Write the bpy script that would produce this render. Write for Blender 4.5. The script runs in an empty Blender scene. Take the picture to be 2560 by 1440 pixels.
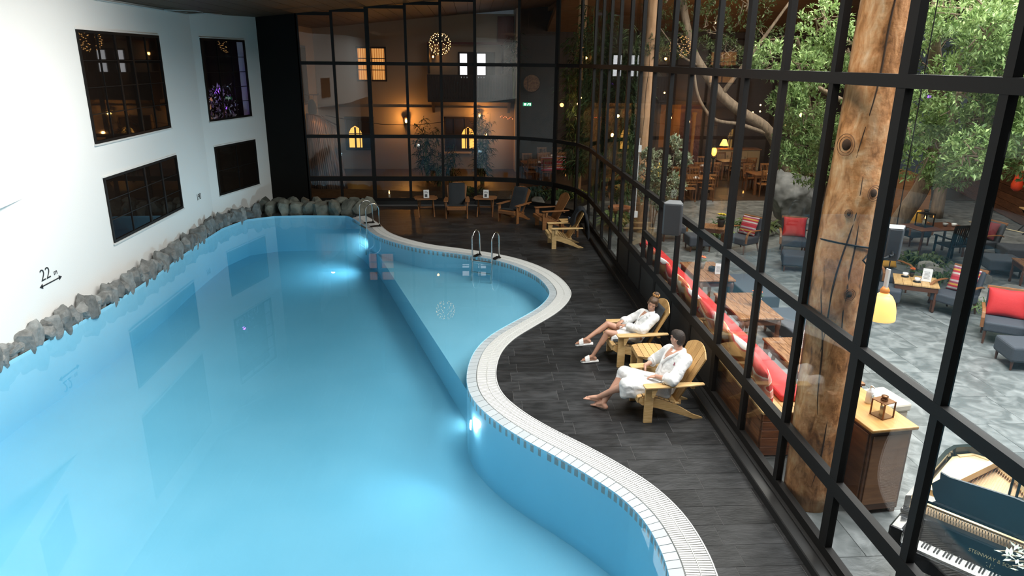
import bpy, bmesh, math, random
import numpy as np
from mathutils import Vector, Matrix, Euler, geometry
from mathutils import noise as mnoise
R = math.radians
sc = bpy.context.scene
COL = sc.collection
random.seed(11)
rng = np.random.default_rng(5)

# ------------------------------------------------------------------ camera
psi, pit, rol = 5.87341712e-02, 3.13496928e-01, -9.75771119e-03
F_ = Vector((math.sin(psi)*math.cos(pit), math.cos(psi)*math.cos(pit), -math.sin(pit)))
R_ = Vector((math.cos(psi), -math.sin(psi), 0))
U_ = R_.cross(F_)
R2 = R_*math.cos(rol) - U_*math.sin(rol)
U2 = R_*math.sin(rol) + U_*math.cos(rol)
cam = bpy.data.cameras.new('camera')
cam.sensor_width = 36
cam.lens = 1751.18/2560*36
cam.clip_end = 200
camo = bpy.data.objects.new('camera', cam)
M = Matrix(((R2.x, U2.x, -F_.x, 0), (R2.y, U2.y, -F_.y, 0), (R2.z, U2.z, -F_.z, 4.7), (0, 0, 0, 1)))
camo.matrix_world = M
COL.objects.link(camo)
sc.camera = camo

# ------------------------------------------------------------------ colour management
vs = sc.view_settings
vs.view_transform = 'Standard'
vs.look = 'None'
vs.gamma = 1
vs.use_curve_mapping = False
vs.exposure = 0.0
sc.cycles.transparent_max_bounces = 40
sc.cycles.max_bounces = 8
sc.cycles.diffuse_bounces = 4
sc.cycles.caustics_reflective = False
sc.cycles.caustics_refractive = False
sc.cycles.sample_clamp_indirect = 4.0

# ------------------------------------------------------------------ world and lamps
w = bpy.data.worlds.new('world')
sc.world = w
w.use_nodes = True
w.node_tree.nodes['Background'].inputs[0].default_value = (.75, .88, 1, 1)
w.node_tree.nodes['Background'].inputs[1].default_value = .05

def lamp(name, kind, loc, power, color=(1, 1, 1), size=1.0, size_y=None, rot=(0, 0, 0), spread=None, radius=.05, spot=None, blend=.5):
    l = bpy.data.lights.new(name, kind)
    l.energy = power
    l.color = color
    if kind == 'AREA':
        l.shape = 'RECTANGLE'
        l.size = size
        l.size_y = size_y or size
        if spread: l.spread = R(spread)
    elif kind in ('POINT', 'SPOT'):
        l.shadow_soft_size = radius
        if kind == 'SPOT':
            l.spot_size = R(spot); l.spot_blend = blend
    o = bpy.data.objects.new(name, l)
    o.location = loc
    o.rotation_euler = rot
    COL.objects.link(o)
    return o

DAY = (.93, .97, 1)
# daylight through the open ceiling holes, and two wall fills added over the pool
lamp('pool_wall_fill', 'AREA', (-3.0, 5.4, 6.15), 470, (1, .955, .90), 4.0, 6.0, rot=(0, R(46), 0), spread=120)  # added over the pool, tilted to brighten the near white wall
lamp('pool_wall_fill_far', 'AREA', (-3.4, 12.3, 6.1), 250, (1, .955, .90), 2.0, 5.0, rot=(0, R(58), 0), spread=110)  # added under the closed ceiling, aimed at the far white wall
lamp('deck_roof_light', 'AREA', (2.0, 7.2, 6.7), 230, (1, .95, .88), 1.4, 6.2, spread=120)
lamp('garden_roof_light', 'AREA', (8.0, 7.0, 8.4), 2300, DAY, 8, 7)
lamp('garden_roof_light_middle', 'AREA', (9.5, 14.6, 8.6), 1900, (1, .97, .9), 9, 6)
lamp('garden_roof_light_far', 'AREA', (8.5, 22.5, 7.6), 260, (1, .86, .68), 6, 4, spread=120)

# ------------------------------------------------------------------ material kit
MATS = {}
def sock(n, *names):
    for k in names:
        if k in n.inputs: return n.inputs[k]
def mat(name, col, rough=.5, metal=0, spec=.5, col2=None, nscale=4, stretch=(1, 1, 1), ncon=(.35, .65), bump=0, bscale=None, emit=None, estr=0, rand=0, detail=4, coat=0, trans=0):
    if name in MATS: return MATS[name]
    m = bpy.data.materials.new(name)
    m.use_nodes = True
    nt = m.node_tree
    b = nt.nodes['Principled BSDF']
    b.inputs['Roughness'].default_value = rough
    b.inputs['Metallic'].default_value = metal
    b.inputs['Specular IOR Level'].default_value = spec
    b.inputs['Coat Weight'].default_value = coat
    b.inputs['Transmission Weight'].default_value = trans
    b.inputs['Base Color'].default_value = (*col, 1)
    if emit:
        b.inputs['Emission Color'].default_value = (*emit, 1)
        b.inputs['Emission Strength'].default_value = estr
    out = None
    if col2 or bump:
        tc = nt.nodes.new('ShaderNodeTexCoord')
        mp = nt.nodes.new('ShaderNodeMapping')
        mp.inputs['Scale'].default_value = stretch
        nt.links.new(tc.outputs['Object'], mp.inputs[0])
        vec = mp.outputs[0]
        if rand:
            oi = nt.nodes.new('ShaderNodeObjectInfo')
            mu = nt.nodes.new('ShaderNodeMath'); mu.operation = 'MULTIPLY'; mu.inputs[1].default_value = 37
            nt.links.new(oi.outputs['Random'], mu.inputs[0])
            va = nt.nodes.new('ShaderNodeVectorMath'); va.operation = 'ADD'
            nt.links.new(mp.outputs[0], va.inputs[0]); nt.links.new(mu.outputs[0], va.inputs[1])
            vec = va.outputs[0]
        n = nt.nodes.new('ShaderNodeTexNoise')
        n.inputs['Scale'].default_value = nscale
        n.inputs['Detail'].default_value = detail
        nt.links.new(vec, n.inputs['Vector'])
        if col2:
            cr = nt.nodes.new('ShaderNodeValToRGB')
            cr.color_ramp.elements[0].position = ncon[0]; cr.color_ramp.elements[0].color = (*col, 1)
            cr.color_ramp.elements[1].position = ncon[1]; cr.color_ramp.elements[1].color = (*col2, 1)
            nt.links.new(n.outputs[0], cr.inputs[0])
            out = cr.outputs[0]
        if bump:
            n2 = n
            if bscale:
                n2 = nt.nodes.new('ShaderNodeTexNoise'); n2.inputs['Scale'].default_value = bscale; n2.inputs['Detail'].default_value = 5
                nt.links.new(vec, n2.inputs['Vector'])
            bp = nt.nodes.new('ShaderNodeBump'); bp.inputs['Strength'].default_value = bump; bp.inputs['Distance'].default_value = .02
            nt.links.new(n2.outputs[0], bp.inputs['Height'])
            nt.links.new(bp.outputs[0], b.inputs['Normal'])
    if rand:
        oi = nt.nodes.new('ShaderNodeObjectInfo')
        hs = nt.nodes.new('ShaderNodeHueSaturation')
        ml = nt.nodes.new('ShaderNodeMapRange')
        ml.inputs['To Min'].default_value = 1-rand; ml.inputs['To Max'].default_value = 1+rand
        nt.links.new(oi.outputs['Random'], ml.inputs[0])
        nt.links.new(ml.outputs[0], hs.inputs['Value'])
        if out: nt.links.new(out, hs.inputs['Color'])
        else: hs.inputs['Color'].default_value = (*col, 1)
        out = hs.outputs[0]
    if out: nt.links.new(out, b.inputs['Base Color'])
    MATS[name] = m
    return m

def glass_mat(name, tint=(.96, .98, .97), f0=.04, gloss=.0, top=.9):
    m = bpy.data.materials.new(name); m.use_nodes = True
    nt = m.node_tree; nt.nodes.clear()
    o = nt.nodes.new('ShaderNodeOutputMaterial')
    mx = nt.nodes.new('ShaderNodeMixShader')
    tr = nt.nodes.new('ShaderNodeBsdfTransparent'); tr.inputs[0].default_value = (*tint, 1)
    gl = nt.nodes.new('ShaderNodeBsdfGlossy'); gl.inputs['Roughness'].default_value = gloss
    lw = nt.nodes.new('ShaderNodeLayerWeight'); lw.inputs[0].default_value = .5
    pw = nt.nodes.new('ShaderNodeMath'); pw.operation = 'POWER'; pw.inputs[1].default_value = 5
    mr = nt.nodes.new('ShaderNodeMapRange'); mr.inputs['To Min'].default_value = f0; mr.inputs['To Max'].default_value = top
    nt.links.new(lw.outputs['Facing'], pw.inputs[0]); nt.links.new(pw.outputs[0], mr.inputs[0])
    nt.links.new(mr.outputs[0], mx.inputs[0]); nt.links.new(tr.outputs[0], mx.inputs[1]); nt.links.new(gl.outputs[0], mx.inputs[2])
    nt.links.new(mx.outputs[0], o.inputs[0])
    MATS[name] = m
    return m

# ------------------------------------------------------------------ mesh kit
class MB:
    def __init__(s): s.v = []; s.f = []
    def add(s, vs, fs):
        k = len(s.v); s.v += [tuple(x) for x in vs]; s.f += [tuple(i+k for i in f) for f in fs]; return s
    def box(s, x0, x1, y0, y1, z0, z1):
        return s.add([(x0, y0, z0), (x1, y0, z0), (x1, y1, z0), (x0, y1, z0), (x0, y0, z1), (x1, y0, z1), (x1, y1, z1), (x0, y1, z1)],
                     [(3, 2, 1, 0), (4, 5, 6, 7), (0, 1, 5, 4), (1, 2, 6, 5), (2, 3, 7, 6), (3, 0, 4, 7)])
    def obox(s, c, size, rot=None):
        c = Vector(c); m = rot if rot is not None else Matrix.Identity(3)
        a, b, d = [x/2 for x in size]
        vs = [c + m @ Vector(p) for p in [(-a, -b, -d), (a, -b, -d), (a, b, -d), (-a, b, -d), (-a, -b, d), (a, -b, d), (a, b, d), (-a, b, d)]]
        return s.add(vs, [(3, 2, 1, 0), (4, 5, 6, 7), (0, 1, 5, 4), (1, 2, 6, 5), (2, 3, 7, 6), (3, 0, 4, 7)])
    def beam(s, p0, p1, wd, ht, up=(0, 0, 1)):
        p0 = Vector(p0); p1 = Vector(p1); d = (p1-p0); L = d.length; d.normalize()
        u = Vector(up); sd = d.cross(u)
        if sd.length < 1e-4: sd = d.cross(Vector((1, 0, 0)))
        sd.normalize(); u = sd.cross(d)
        m = Matrix((d, sd, u)).transposed()
        return s.obox((p0+p1)/2, (L, wd, ht), m)
    def tube(s, pts, r, n=8, caps=True):
        pts = [Vector(p) for p in pts]; k = len(pts)
        rs = r if isinstance(r, (list, tuple)) else [r]*k
        vs = []; fs = []; pu = None
        for i, p in enumerate(pts):
            t = (pts[min(i+1, k-1)]-pts[max(i-1, 0)]).normalized()
            if pu is None:
                pu = Vector((0, 0, 1)) if abs(t.z) < .9 else Vector((1, 0, 0))
            a = t.cross(pu).normalized(); b = a.cross(t); pu = b
            for j in range(n):
                q = 2*math.pi*j/n
                vs.append(p+(a*math.cos(q)+b*math.sin(q))*rs[i])
        for i in range(k-1):
            for j in range(n):
                fs.append((i*n+j, i*n+(j+1) % n, (i+1)*n+(j+1) % n, (i+1)*n+j))
        if caps:
            fs.append(tuple(reversed(range(n)))); fs.append(tuple((k-1)*n+j for j in range(n)))
        return s.add(vs, [tuple(reversed(f)) for f in fs])
    def cyl(s, p0, p1, r0, r1=None, n=12):
        return s.tube([p0, p1], [r0, r1 if r1 is not None else r0], n)
    def lathe(s, prof, n=16, c=(0, 0, 0)):
        vs = []; fs = []; k = len(prof)
        for r, z in prof:
            for j in range(n):
                q = 2*math.pi*j/n; vs.append((c[0]+r*math.cos(q), c[1]+r*math.sin(q), c[2]+z))
        for i in range(k-1):
            for j in range(n):
                fs.append((i*n+j, i*n+(j+1) % n, (i+1)*n+(j+1) % n, (i+1)*n+j))
        fs.append(tuple(reversed(range(n)))); fs.append(tuple((k-1)*n+j for j in range(n)))
        return s.add(vs, fs)
    def prism(s, pts, a0, a1, axis='z'):
        # outline extruded along an axis; z: (x,y)  y: (x,z)  x: (y,z)
        n = len(pts)
        fn = {'z': lambda p, a: (p[0], p[1], a), 'y': lambda p, a: (p[0], a, p[1]), 'x': lambda p, a: (a, p[0], p[1])}[axis]
        vs = [fn(p, a0) for p in pts]+[fn(p, a1) for p in pts]
        tri = geometry.tessellate_polygon([[Vector((p[0], p[1], 0)) for p in pts]])
        fs = [tuple(t) for t in tri]+[tuple(i+n for i in reversed(t)) for t in tri]
        fs += [(i, (i+1) % n, (i+1) % n+n, i+n) for i in range(n)]
        return s.add(vs, fs)
    def ball(s, c, r, nu=12, nv=8, rot=None):
        rr = r if isinstance(r, (list, tuple)) else (r, r, r)
        c = Vector(c); vs = []; fs = []
        m = rot if rot is not None else Matrix.Identity(3)
        for i in range(1, nv):
            a = math.pi*i/nv
            for j in range(nu):
                b = 2*math.pi*j/nu
                vs.append(c+m @ Vector((rr[0]*math.sin(a)*math.cos(b), rr[1]*math.sin(a)*math.sin(b), rr[2]*math.cos(a))))
        t = len(vs); vs.append(c+m @ Vector((0, 0, rr[2]))); vs.append(c-m @ Vector((0, 0, rr[2])))
        for i in range(nv-2):
            for j in range(nu):
                fs.append((i*nu+j, (i+1)*nu+j, (i+1)*nu+(j+1) % nu, i*nu+(j+1) % nu))
        for j in range(nu):
            fs.append((t, j, (j+1) % nu)); fs.append((t+1, (nv-2)*nu+(j+1) % nu, (nv-2)*nu+j))
        return s.add(vs, fs)
    def mesh(s, name, fix=True):
        me = bpy.data.meshes.new(name)
        me.from_pydata(s.v, [], s.f)
        if fix:
            bm = bmesh.new(); bm.from_mesh(me)
            bmesh.ops.recalc_face_normals(bm, faces=bm.faces)
            bm.to_mesh(me); bm.free()
        return me
    def build(s, name, m, parent=None, smooth=False, bevel=0, world=False, seg=1, kind=None, label=None, loc=None, rot=None):
        if world and parent is not None:
            q = parent.location; s.v = [(a-q.x, b-q.y, c-q.z) for a, b, c in s.v]
        me = s.mesh(name)
        return link(name, me, m, parent, smooth, bevel, seg, kind, label, loc, rot)

def link(name, me, m, parent=None, smooth=False, bevel=0, seg=1, kind=None, label=None, loc=None, rot=None):
    o = bpy.data.objects.new(name, me)
    COL.objects.link(o)
    if m is not None and len(me.materials) == 0: me.materials.append(m)
    if parent is not None: o.parent = parent
    if smooth: me.polygons.foreach_set('use_smooth', [True]*len(me.polygons))
    if bevel:
        b = o.modifiers.new('bevel', 'BEVEL'); b.width = bevel; b.segments = seg; b.limit_method = 'ANGLE'
    if kind: o['kind'] = kind
    if label: o['label'] = label
    if loc is not None: o.location = loc
    if rot is not None: o.rotation_euler = rot
    return o

def tag(o, label=None, cat=None, group=None, kind=None):
    if label: o['label'] = label
    if cat: o['category'] = cat
    if group: o['group'] = group
    if kind: o['kind'] = kind
    return o
def thing(name, label, cat, loc=(0, 0, 0), rotz=0, group=None, kind=None):
    o = bpy.data.objects.new(name, None)
    o.empty_display_size = .1
    COL.objects.link(o)
    o.location = loc; o.rotation_euler = (0, 0, rotz)
    return tag(o, label, cat, group, kind)
def setting(name, loc=(0, 0, 0)):
    return thing(name, None, None, loc, kind='structure')
def copy_tree(o, parent=None):
    c = o.copy(); COL.objects.link(c)
    if parent is not None: c.parent = parent
    for ch in list(o.children): copy_tree(ch, c)
    return c
def dup(o, loc, rotz=0, label=None, group=None, scale=None):
    c = copy_tree(o); c.location = loc; c.rotation_euler = (0, 0, rotz)
    if label: c['label'] = label
    if group: c['group'] = group
    if scale: c.scale = (scale,)*3
    return c
def text_mesh(body, size, depth=.004, bold=0.0, align='LEFT'):
    cu = bpy.data.curves.new('text', 'FONT'); cu.body = body; cu.size = size; cu.extrude = depth; cu.offset = bold; cu.align_x = align
    o = bpy.data.objects.new('text', cu); COL.objects.link(o)
    bpy.context.view_layer.update()
    me = bpy.data.meshes.new_from_object(o.evaluated_get(bpy.context.evaluated_depsgraph_get()))
    bpy.data.objects.remove(o)
    return me
def smooth_line(pts, step=.1, closed=False):
    # Catmull-Rom through the points, resampled to even steps
    P = [np.array(p, float) for p in pts]; out = []
    n = len(P)
    for i in range(n-1):
        p0 = P[max(i-1, 0)]; p1 = P[i]; p2 = P[i+1]; p3 = P[min(i+2, n-1)]
        for t in np.linspace(0, 1, 12, endpoint=False):
            out.append(.5*((2*p1)+(-p0+p2)*t+(2*p0-5*p1+4*p2-p3)*t*t+(-p0+3*p1-3*p2+p3)*t**3))
    out.append(P[-1]); out = np.array(out)
    for _ in range(6):
        out[1:-1] = (out[:-2]+2*out[1:-1]+out[2:])/4
    d = np.r_[0, np.cumsum(np.linalg.norm(np.diff(out, axis=0), axis=1))]
    k = max(2, int(round(d[-1]/step))+1); s = np.linspace(0, d[-1], k)
    return np.c_[np.interp(s, d, out[:, 0]), np.interp(s, d, out[:, 1])]
# ------------------------------------------------------------------ materials used widely
white = mat('white_plaster', (.86, .87, .85), .9, bump=.15, nscale=60, detail=3)
black = mat('black_frame', (.010, .009, .0085), .55, spec=.22)
black_panel = mat('black_panel', (.016, .016, .016), .45)
darkwood = mat('dark_ceiling_wood', (.10, .055, .026), .6, col2=(.05, .027, .013), nscale=6, stretch=(1, 12, 1))
deck_m = mat('slate_tile', (.014, .015, .016), .45, spec=.35, col2=(.036, .037, .039), nscale=3.5, stretch=(1, 3, 1), rand=.35, bump=.25, bscale=14)
grout_m = mat('tile_grout', (.14, .14, .14), .8)
pane_m = glass_mat('window_glass', (.98, .99, .985), .028)
brownwall = mat('dark_brown_wall', (.045, .026, .017), .75, col2=(.03, .018, .012), nscale=3)
plank_m = mat('wall_plank', (.16, .062, .026), .5, col2=(.09, .034, .015), nscale=3, stretch=(1, 1, 12), rand=.3)

YB = 23.85; XR = 3.4
def ceil_z(x): return 5.85+.1*(x+7.5)

# ---- deck floor: grout bed, tiles as separate pieces
OUT = [(-3.55, 22.3), (-3.14, 21.54), (-2.78, 20.75), (-2.4, 19.75), (-1.85, 18.95), (-1.09, 18.25), (-.25, 17.8), (.71, 17.2), (1.44, 16.4), (1.93, 15.37), (2.1, 14.3), (1.98, 13.61), (1.64, 12.87), (1.08, 12.07), (.7, 11.5), (.45, 10.85), (.35, 10.05), (.42, 9.4), (.68, 8.83), (1.04, 8.32), (1.42, 7.88), (1.76, 7.44), (2.07, 6.96), (2.27, 6.42), (2.34, 5.83), (2.31, 5.3), (2.2, 4.6), (1.8, 3.7), (1.0, 2.7), (-.4, 1.9), (-2, 1.6)]
out_c = smooth_line(OUT, .03)
tg = np.gradient(out_c, axis=0); tg /= np.linalg.norm(tg, axis=1)[:, None]
nin = np.c_[tg[:, 1], -tg[:, 0]]            # points into the pool
def off(d):
    p = out_c+nin*d
    return p
if np.dot(nin[len(nin)//2], np.array([-1, 0])) < 0: nin = -nin
GR0, GR1, CT1 = .0, .30, .46               # grating 0-.30, coping tile .30-.46

floor = setting('floor')
bed = MB()
mid = off(.2)[::6]
k0 = 0
poly = [tuple(p) for p in mid]+[(-2, .2), (3.4, .2), (3.4, 20.55)]
for a in np.linspace(0, 90, 14): poly.append((.15+3.25*math.cos(R(a)), 20.55+3.25*math.sin(R(a))))
poly += [(-6.72, YB), (-7.3, 22.6), (-4.4, 22.5)]
bed.prism(poly, -.25, -.004)
bed.build('screed', grout_m, floor)

def clip(poly, p, n):
    res = []
    for i in range(len(poly)):
        a = np.array(poly[i]); b = np.array(poly[(i+1) % len(poly)])
        da = np.dot(a-p, n); db = np.dot(b-p, n)
        if da >= 0: res.append(tuple(a))
        if (da >= 0) != (db >= 0):
            t = da/(da-db); res.append(tuple(a+(b-a)*t))
    return res
edge = off(.10)
TL, TW = .655, .327
tiles = []
full = MB().box(-TL/2+.003, TL/2-.003, -TW/2+.003, TW/2-.003, -.012, 0).mesh('tile')
full.materials.append(deck_m)
rows = range(int((.4-7.19)/TW)-1, int((YB-7.19)/TW)+1)
for r in rows:
    y0 = 7.03+r*TW
    x_off = 2.66 if r % 2 == 0 else 2.55
    for c in range(-16, 3):
        x0 = x_off+c*TL; cx = x0+TL/2
        P = [(x0+.003, y0-TW/2+.003), (x0+TL-.003, y0-TW/2+.003), (x0+TL-.003, y0+TW/2-.003), (x0+.003, y0+TW/2-.003)]
        ok = True; cut = False
        # room side limits: right glass wall, curved corner, back glass wall
        Q = P
        for (pp, nn) in (((3.32, 0), (-1, 0)), ((0, YB-.04), (0, -1)), ((-6.9, 22.45), (.0, 1) if cx < -3.7 else (0, 0))):
            if nn == (0, 0): continue
            if any((q[0]-pp[0])*nn[0]+(q[1]-pp[1])*nn[1] < 0 for q in Q):
                Q = clip(Q, np.array(pp), np.array(nn)); cut = True
            if len(Q) < 3: ok = False; break
        if not ok: continue
        if cx > .2 and y0 > 20.4:
            d = np.array([cx-.15, y0-20.55]); l = np.linalg.norm(d)
            if l > 2.7:
                u = d/l; Q2 = clip(Q, np.array([.15, 20.55])+u*3.2, -u)
                if len(Q2) < 3: continue
                if len(Q2) != len(Q) or Q2 != Q: cut = True
                Q = Q2
        # pool side
        dist = np.linalg.norm(edge-np.array([cx, y0]), axis=1); i = int(dist.argmin())
        side = np.dot(np.array([cx, y0])-edge[i], nin[i])
        if dist[i] < .5:
            near = sorted(set([i]+[int(np.linalg.norm(edge-np.array(q), axis=1).argmin()) for q in P]))
            for j in near:
                Q2 = clip(Q, edge[j], -nin[j])
                if len(Q2) < 3: Q = []; break
                if Q2 != Q: cut = True
                Q = Q2
            if len(Q) < 3: continue
        elif side > 0: continue
        if y0 > 22.3 and cx < -3.9: continue
        tiles.append((cx, y0, None if not cut else Q))
tiles.sort(key=lambda t: (t[1]) if t[1] > 4.6 else 99)
rest = MB()
for k, (cx, y0, Q) in enumerate(tiles):
    if k < 300:
        if Q is None: link('tile', full, deck_m, floor, loc=(cx, y0, 0))
        else:
            mb = MB().prism([(q[0]-cx, q[1]-y0) for q in Q], -.012, 0); mb.build('tile', deck_m, floor, loc=(cx, y0, 0))
    elif Q is None: rest.box(cx-TL/2+.003, cx+TL/2-.003, y0-TW/2+.003, y0+TW/2-.003, -.012, 0)
    else: rest.prism(Q, -.012, 0)
deck_far = mat('slate_tile_far', (.014, .015, .016), .45, spec=.35, col2=(.034, .035, .037), nscale=2.5, stretch=(1, 3, 1), bump=.25, bscale=14)
rest.build('far_tiles', deck_far, floor, kind='stuff')

# ---- garden floor of flagstones
gf = setting('floor')
flag_m = mat('flagstone', (.115, .127, .125), .36, col2=(.29, .305, .30), nscale=3.6, ncon=(.40, .74), bump=.7, bscale=5, rand=.06, detail=12)
for nd in flag_m.node_tree.nodes:
    if nd.type == 'TEX_NOISE': nd.inputs['Distortion'].default_value = .9
MB().prism([(3.5, -1), (20, -1), (20, 33), (-7, 33), (-7, 24), (.15, 24), (1.9, 23.6), (3.0, 22.4), (3.5, 20.6)], -.3, -.02).build('screed', mat('dark_mortar', (.10, .11, .105), .8), gf)
fl = []; far_flags = MB()
y = 3.0; j = 0
while y < 24:
    h = random.uniform(.7, 1.1); x = 3.55-random.uniform(0, .7)
    while x < 17:
        wd = random.uniform(.8, 1.5)
        q = .001
        jit = lambda: random.uniform(0, .004)
        P = [(max(x, 3.55)+q+jit(), y+q+jit()), (x+wd-q-jit(), y+q+jit()), (x+wd-q-jit(), y+h-q-jit()), (max(x, 3.55)+q+jit(), y+h-q-jit())]
        zz = random.uniform(-.0015, .0015)
        if x+wd > 3.75:
            if y < 16 and x < 14 and len(fl) < 290:
                cx, cy = P[0]; mb = MB().prism([(a-cx, b-cy) for a, b in P], -.03, zz); fl.append(mb.build('flagstone', flag_m, gf, loc=(cx, cy, 0)))
            else: far_flags.prism(P, -.03, zz)
        x += wd
    y += h
far_flags.build('far_flagstones', flag_m, gf, kind='stuff')
earth = mat('dark_soil', (.025, .02, .015), .9, col2=(.05, .042, .03), nscale=8)
MB().prism([(-6.9, 24.05), (1.2, 24.05), (2.6, 23.3), (3.6, 21.5), (4.2, 24), (2, 26.2), (-2, 26), (-6.9, 27)], -.3, .06).build('planting_soil', earth, gf)
dwf = mat('dining_floor', (.07, .045, .03), .4, col2=(.04, .026, .018), nscale=3, stretch=(1, 10, 1))
MB().box(-6.6, 19, 24.4, 33, -.2, .01).build('dining_floor', dwf, gf)

# ---- left wall, angled end wall, upper bay
wl = setting('wall_left', (-7.55, 10, 0))
MB().box(-7.75, -7.55, -2, 20.6, -1.6, 6.0).build('plaster', white, wl, world=True)
e0 = Vector((-7.55, 20.6, 0)); e1 = Vector((-6.72, 23.85, 0)); ed = (e1-e0).normalized(); en = Vector((ed.y, -ed.x, 0))
we = setting('wall_end', e0)
a = e0; b = e1
m3e = Matrix((ed, -en, Vector((0, 0, 1)))).transposed(); Le = (e1-e0).length
for d0, d1, z0, z1 in ((0, .34, -1.6, 6.05), (2.56, Le, -1.6, 6.05), (.34, 2.56, -1.6, 2.97), (.34, 2.56, 5.22, 6.05)):
    MB().obox(e0+ed*(d0+d1)/2-en*.125+Vector((0, 0, (z0+z1)/2)), (d1-d0, .25, z1-z0), m3e).build('plaster', white, we, world=True)
dim = mat('alcove_brown', (.022, .013, .009), .8)
for dd, w_, th, z0, z1 in ((1.45, 2.6, .1, 2.8, 5.4),): MB().obox(e0+ed*dd-en*1.45+Vector((0, 0, (z0+z1)/2)), (w_, th, z1-z0), m3e).build('alcove_back', dim, we, world=True)
for dd in (.22, 2.68): MB().obox(e0+ed*dd-en*.86+Vector((0, 0, 4.1)), (.1, 1.2, 2.6), m3e).build('alcove_side', dim, we, world=True)
for zz in (2.85, 5.34): MB().obox(e0+ed*1.45-en*.86+Vector((0, 0, zz)), (2.5, 1.2, .1), m3e).build('alcove_floor', dim, we, world=True)
tin = MB(); rr_ = random.Random(4)
for _ in range(420):
    c = e0+ed*rr_.uniform(.6, 2.4)-en*rr_.uniform(.25, 1.0)+Vector((0, 0, 2.95+rr_.random()**1.5*.95)); v = [c+Vector((rr_.gauss(0, .03), rr_.gauss(0, .03), rr_.gauss(0, .05))) for _ in range(3)]
    tin.add(v, [(0, 1, 2)])
tin.build('tinsel_garland', mat('silver_tinsel', (.7, .7, .75), .3, .6), we, world=True, kind='stuff')
pq = e0+ed*1.5-en*.42+Vector((0, 0, 3.75)); lamp('purple_lamp', 'POINT', pq, 3.2, (.36, .10, 1), radius=.05)
pq = e0+ed*.55-en*.6+Vector((0, 0, 3.15)); lamp('alcove_warm_lamp', 'POINT', pq, 3, (1, .40, .08), radius=.03)  # warm point lamp added inside the alcove, without a candle
wb = setting('wall_bay', (-7.55, 8, 2.4))
MB().prism([(-7.56, 12.2), (-6.7, 7.3), (-6.7, -1), (-7.56, -1)], 2.42, 6.0).build('plaster', white, wb, world=True)

win_dark = mat('dark_window_pane', (.012, .008, .006), .02, spec=.6)
def wall_window(n, loc, ux, wd, ht, cols, rows, group_cols=None, deep=.1, lit=None):
    """recessed window: loc = lower near corner on the wall face, ux = unit vector along the wall, normal = +X-ish"""
    ux = Vector(ux).normalized(); nz = Vector((0, 0, 1)); nn = ux.cross(nz)
    t = setting('window_%d' % n, loc)
    m3 = Matrix((ux, nn, nz)).transposed()
    def ob(x0, x1, d0, d1, z0, z1):
        return MB().obox(m3 @ Vector(((x0+x1)/2, (d0+d1)/2, (z0+z1)/2)), (x1-x0, d1-d0, z1-z0), m3)
    fw = .055
    fr = MB()
    for q in ((0, fw, 0, ht), (wd-fw, wd, 0, ht), (fw, wd-fw, 0, fw), (fw, wd-fw, ht-fw, ht)):
        s = ob(q[0], q[1], -.02, .03, q[2], q[3]); fr.add(s.v, s.f)
    fr.build('window_frame', black, t)
    xs = [fw+(wd-2*fw)*i/cols for i in range(cols+1)]; zs = [fw+(ht-2*fw)*i/rows for i in range(rows+1)]
    for i in range(1, cols):
        thick = .035 if group_cols and i in group_cols else .01
        ob(xs[i]-thick, xs[i]+thick, -.015, .022, fw, ht-fw).build('glazing_bar', black, t)
    if True:
        for i in range(1, rows):
            ob(fw, wd-fw, -.012, .018, zs[i]-.009, zs[i]+.009).build('glazing_bar', black, t)
    for i in range(cols):
        ob(xs[i], xs[i+1], -.01, .004, fw, ht-fw).build('pane', lit or win_dark, t)
    ob(-.03, wd+.03, -.02, .045, -.035, 0).build('sill', mat('window_sill', (.7, .7, .68), .6), t)
    ob(-.03, wd+.02, -.01, .02, ht, ht+.03).build('reveal', white, t)
    ob(wd, wd+.03, -.01, .02, 0, ht).build('reveal', white, t)
    return t
wall_window(1, (-7.55, 14.70, 3.03), (0, 1, 0), 3.72, 2.17, 5, 4, (2, 3))
wall_window(2, (-7.55, 14.78, .97), (0, 1, 0), 3.72, 1.37, 4, 3, (2, 3))
def chp(d): return e0+ed*d
wall_window(3, tuple(chp(.34)+Vector((0, 0, 2.97))), tuple(ed), 2.22, 2.25, 3, 5, lit=pane_m)
wall_window(4, tuple(chp(.40)+Vector((0, 0, .83))), tuple(ed), 2.20, 1.42, 2, 2)
bu = Vector((-7.56+6.7, 12.2-7.3, 0)).normalized()
bp_ = Vector((-7.56, 12.2, 0))-bu*2.05
wall_window(5, (bp_.x, bp_.y, 2.85), tuple(bu), 1.2, .95, 2, 2)

# painted lettering on the left wall
letters_m = mat('black_lettering', (.02, .02, .022), .6)
def wall_text(body, size, y, z, parent, bold=.0, sx=1):
    me = text_mesh(body, size, .003, bold)
    for v in me.vertices:
        a, b2, c = v.co; v.co = (c+.004, a*sx, b2)
    o = link('lettering', me, letters_m, parent, loc=(0, y-10, z))
    return o
wall_text('22', .30, 12.14, .94, wl, -.003, 1.05)
wall_text('m', .15, 12.54, .94, wl, -.001, 1.0)
wall_text('190', .25, 19.5, .96, wl, -.002, .85)
ar = MB()
ar.box(.002, .008, 2.14, 2.69, .845, .865)
for yy, s in ((2.07, 1), (2.76, -1)):
    ar.prism([(yy, .855), (yy+s*.09, .90), (yy+s*.09, .81)], .002, .008, 'x')
ar.build('arrow', letters_m, wl)

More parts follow.
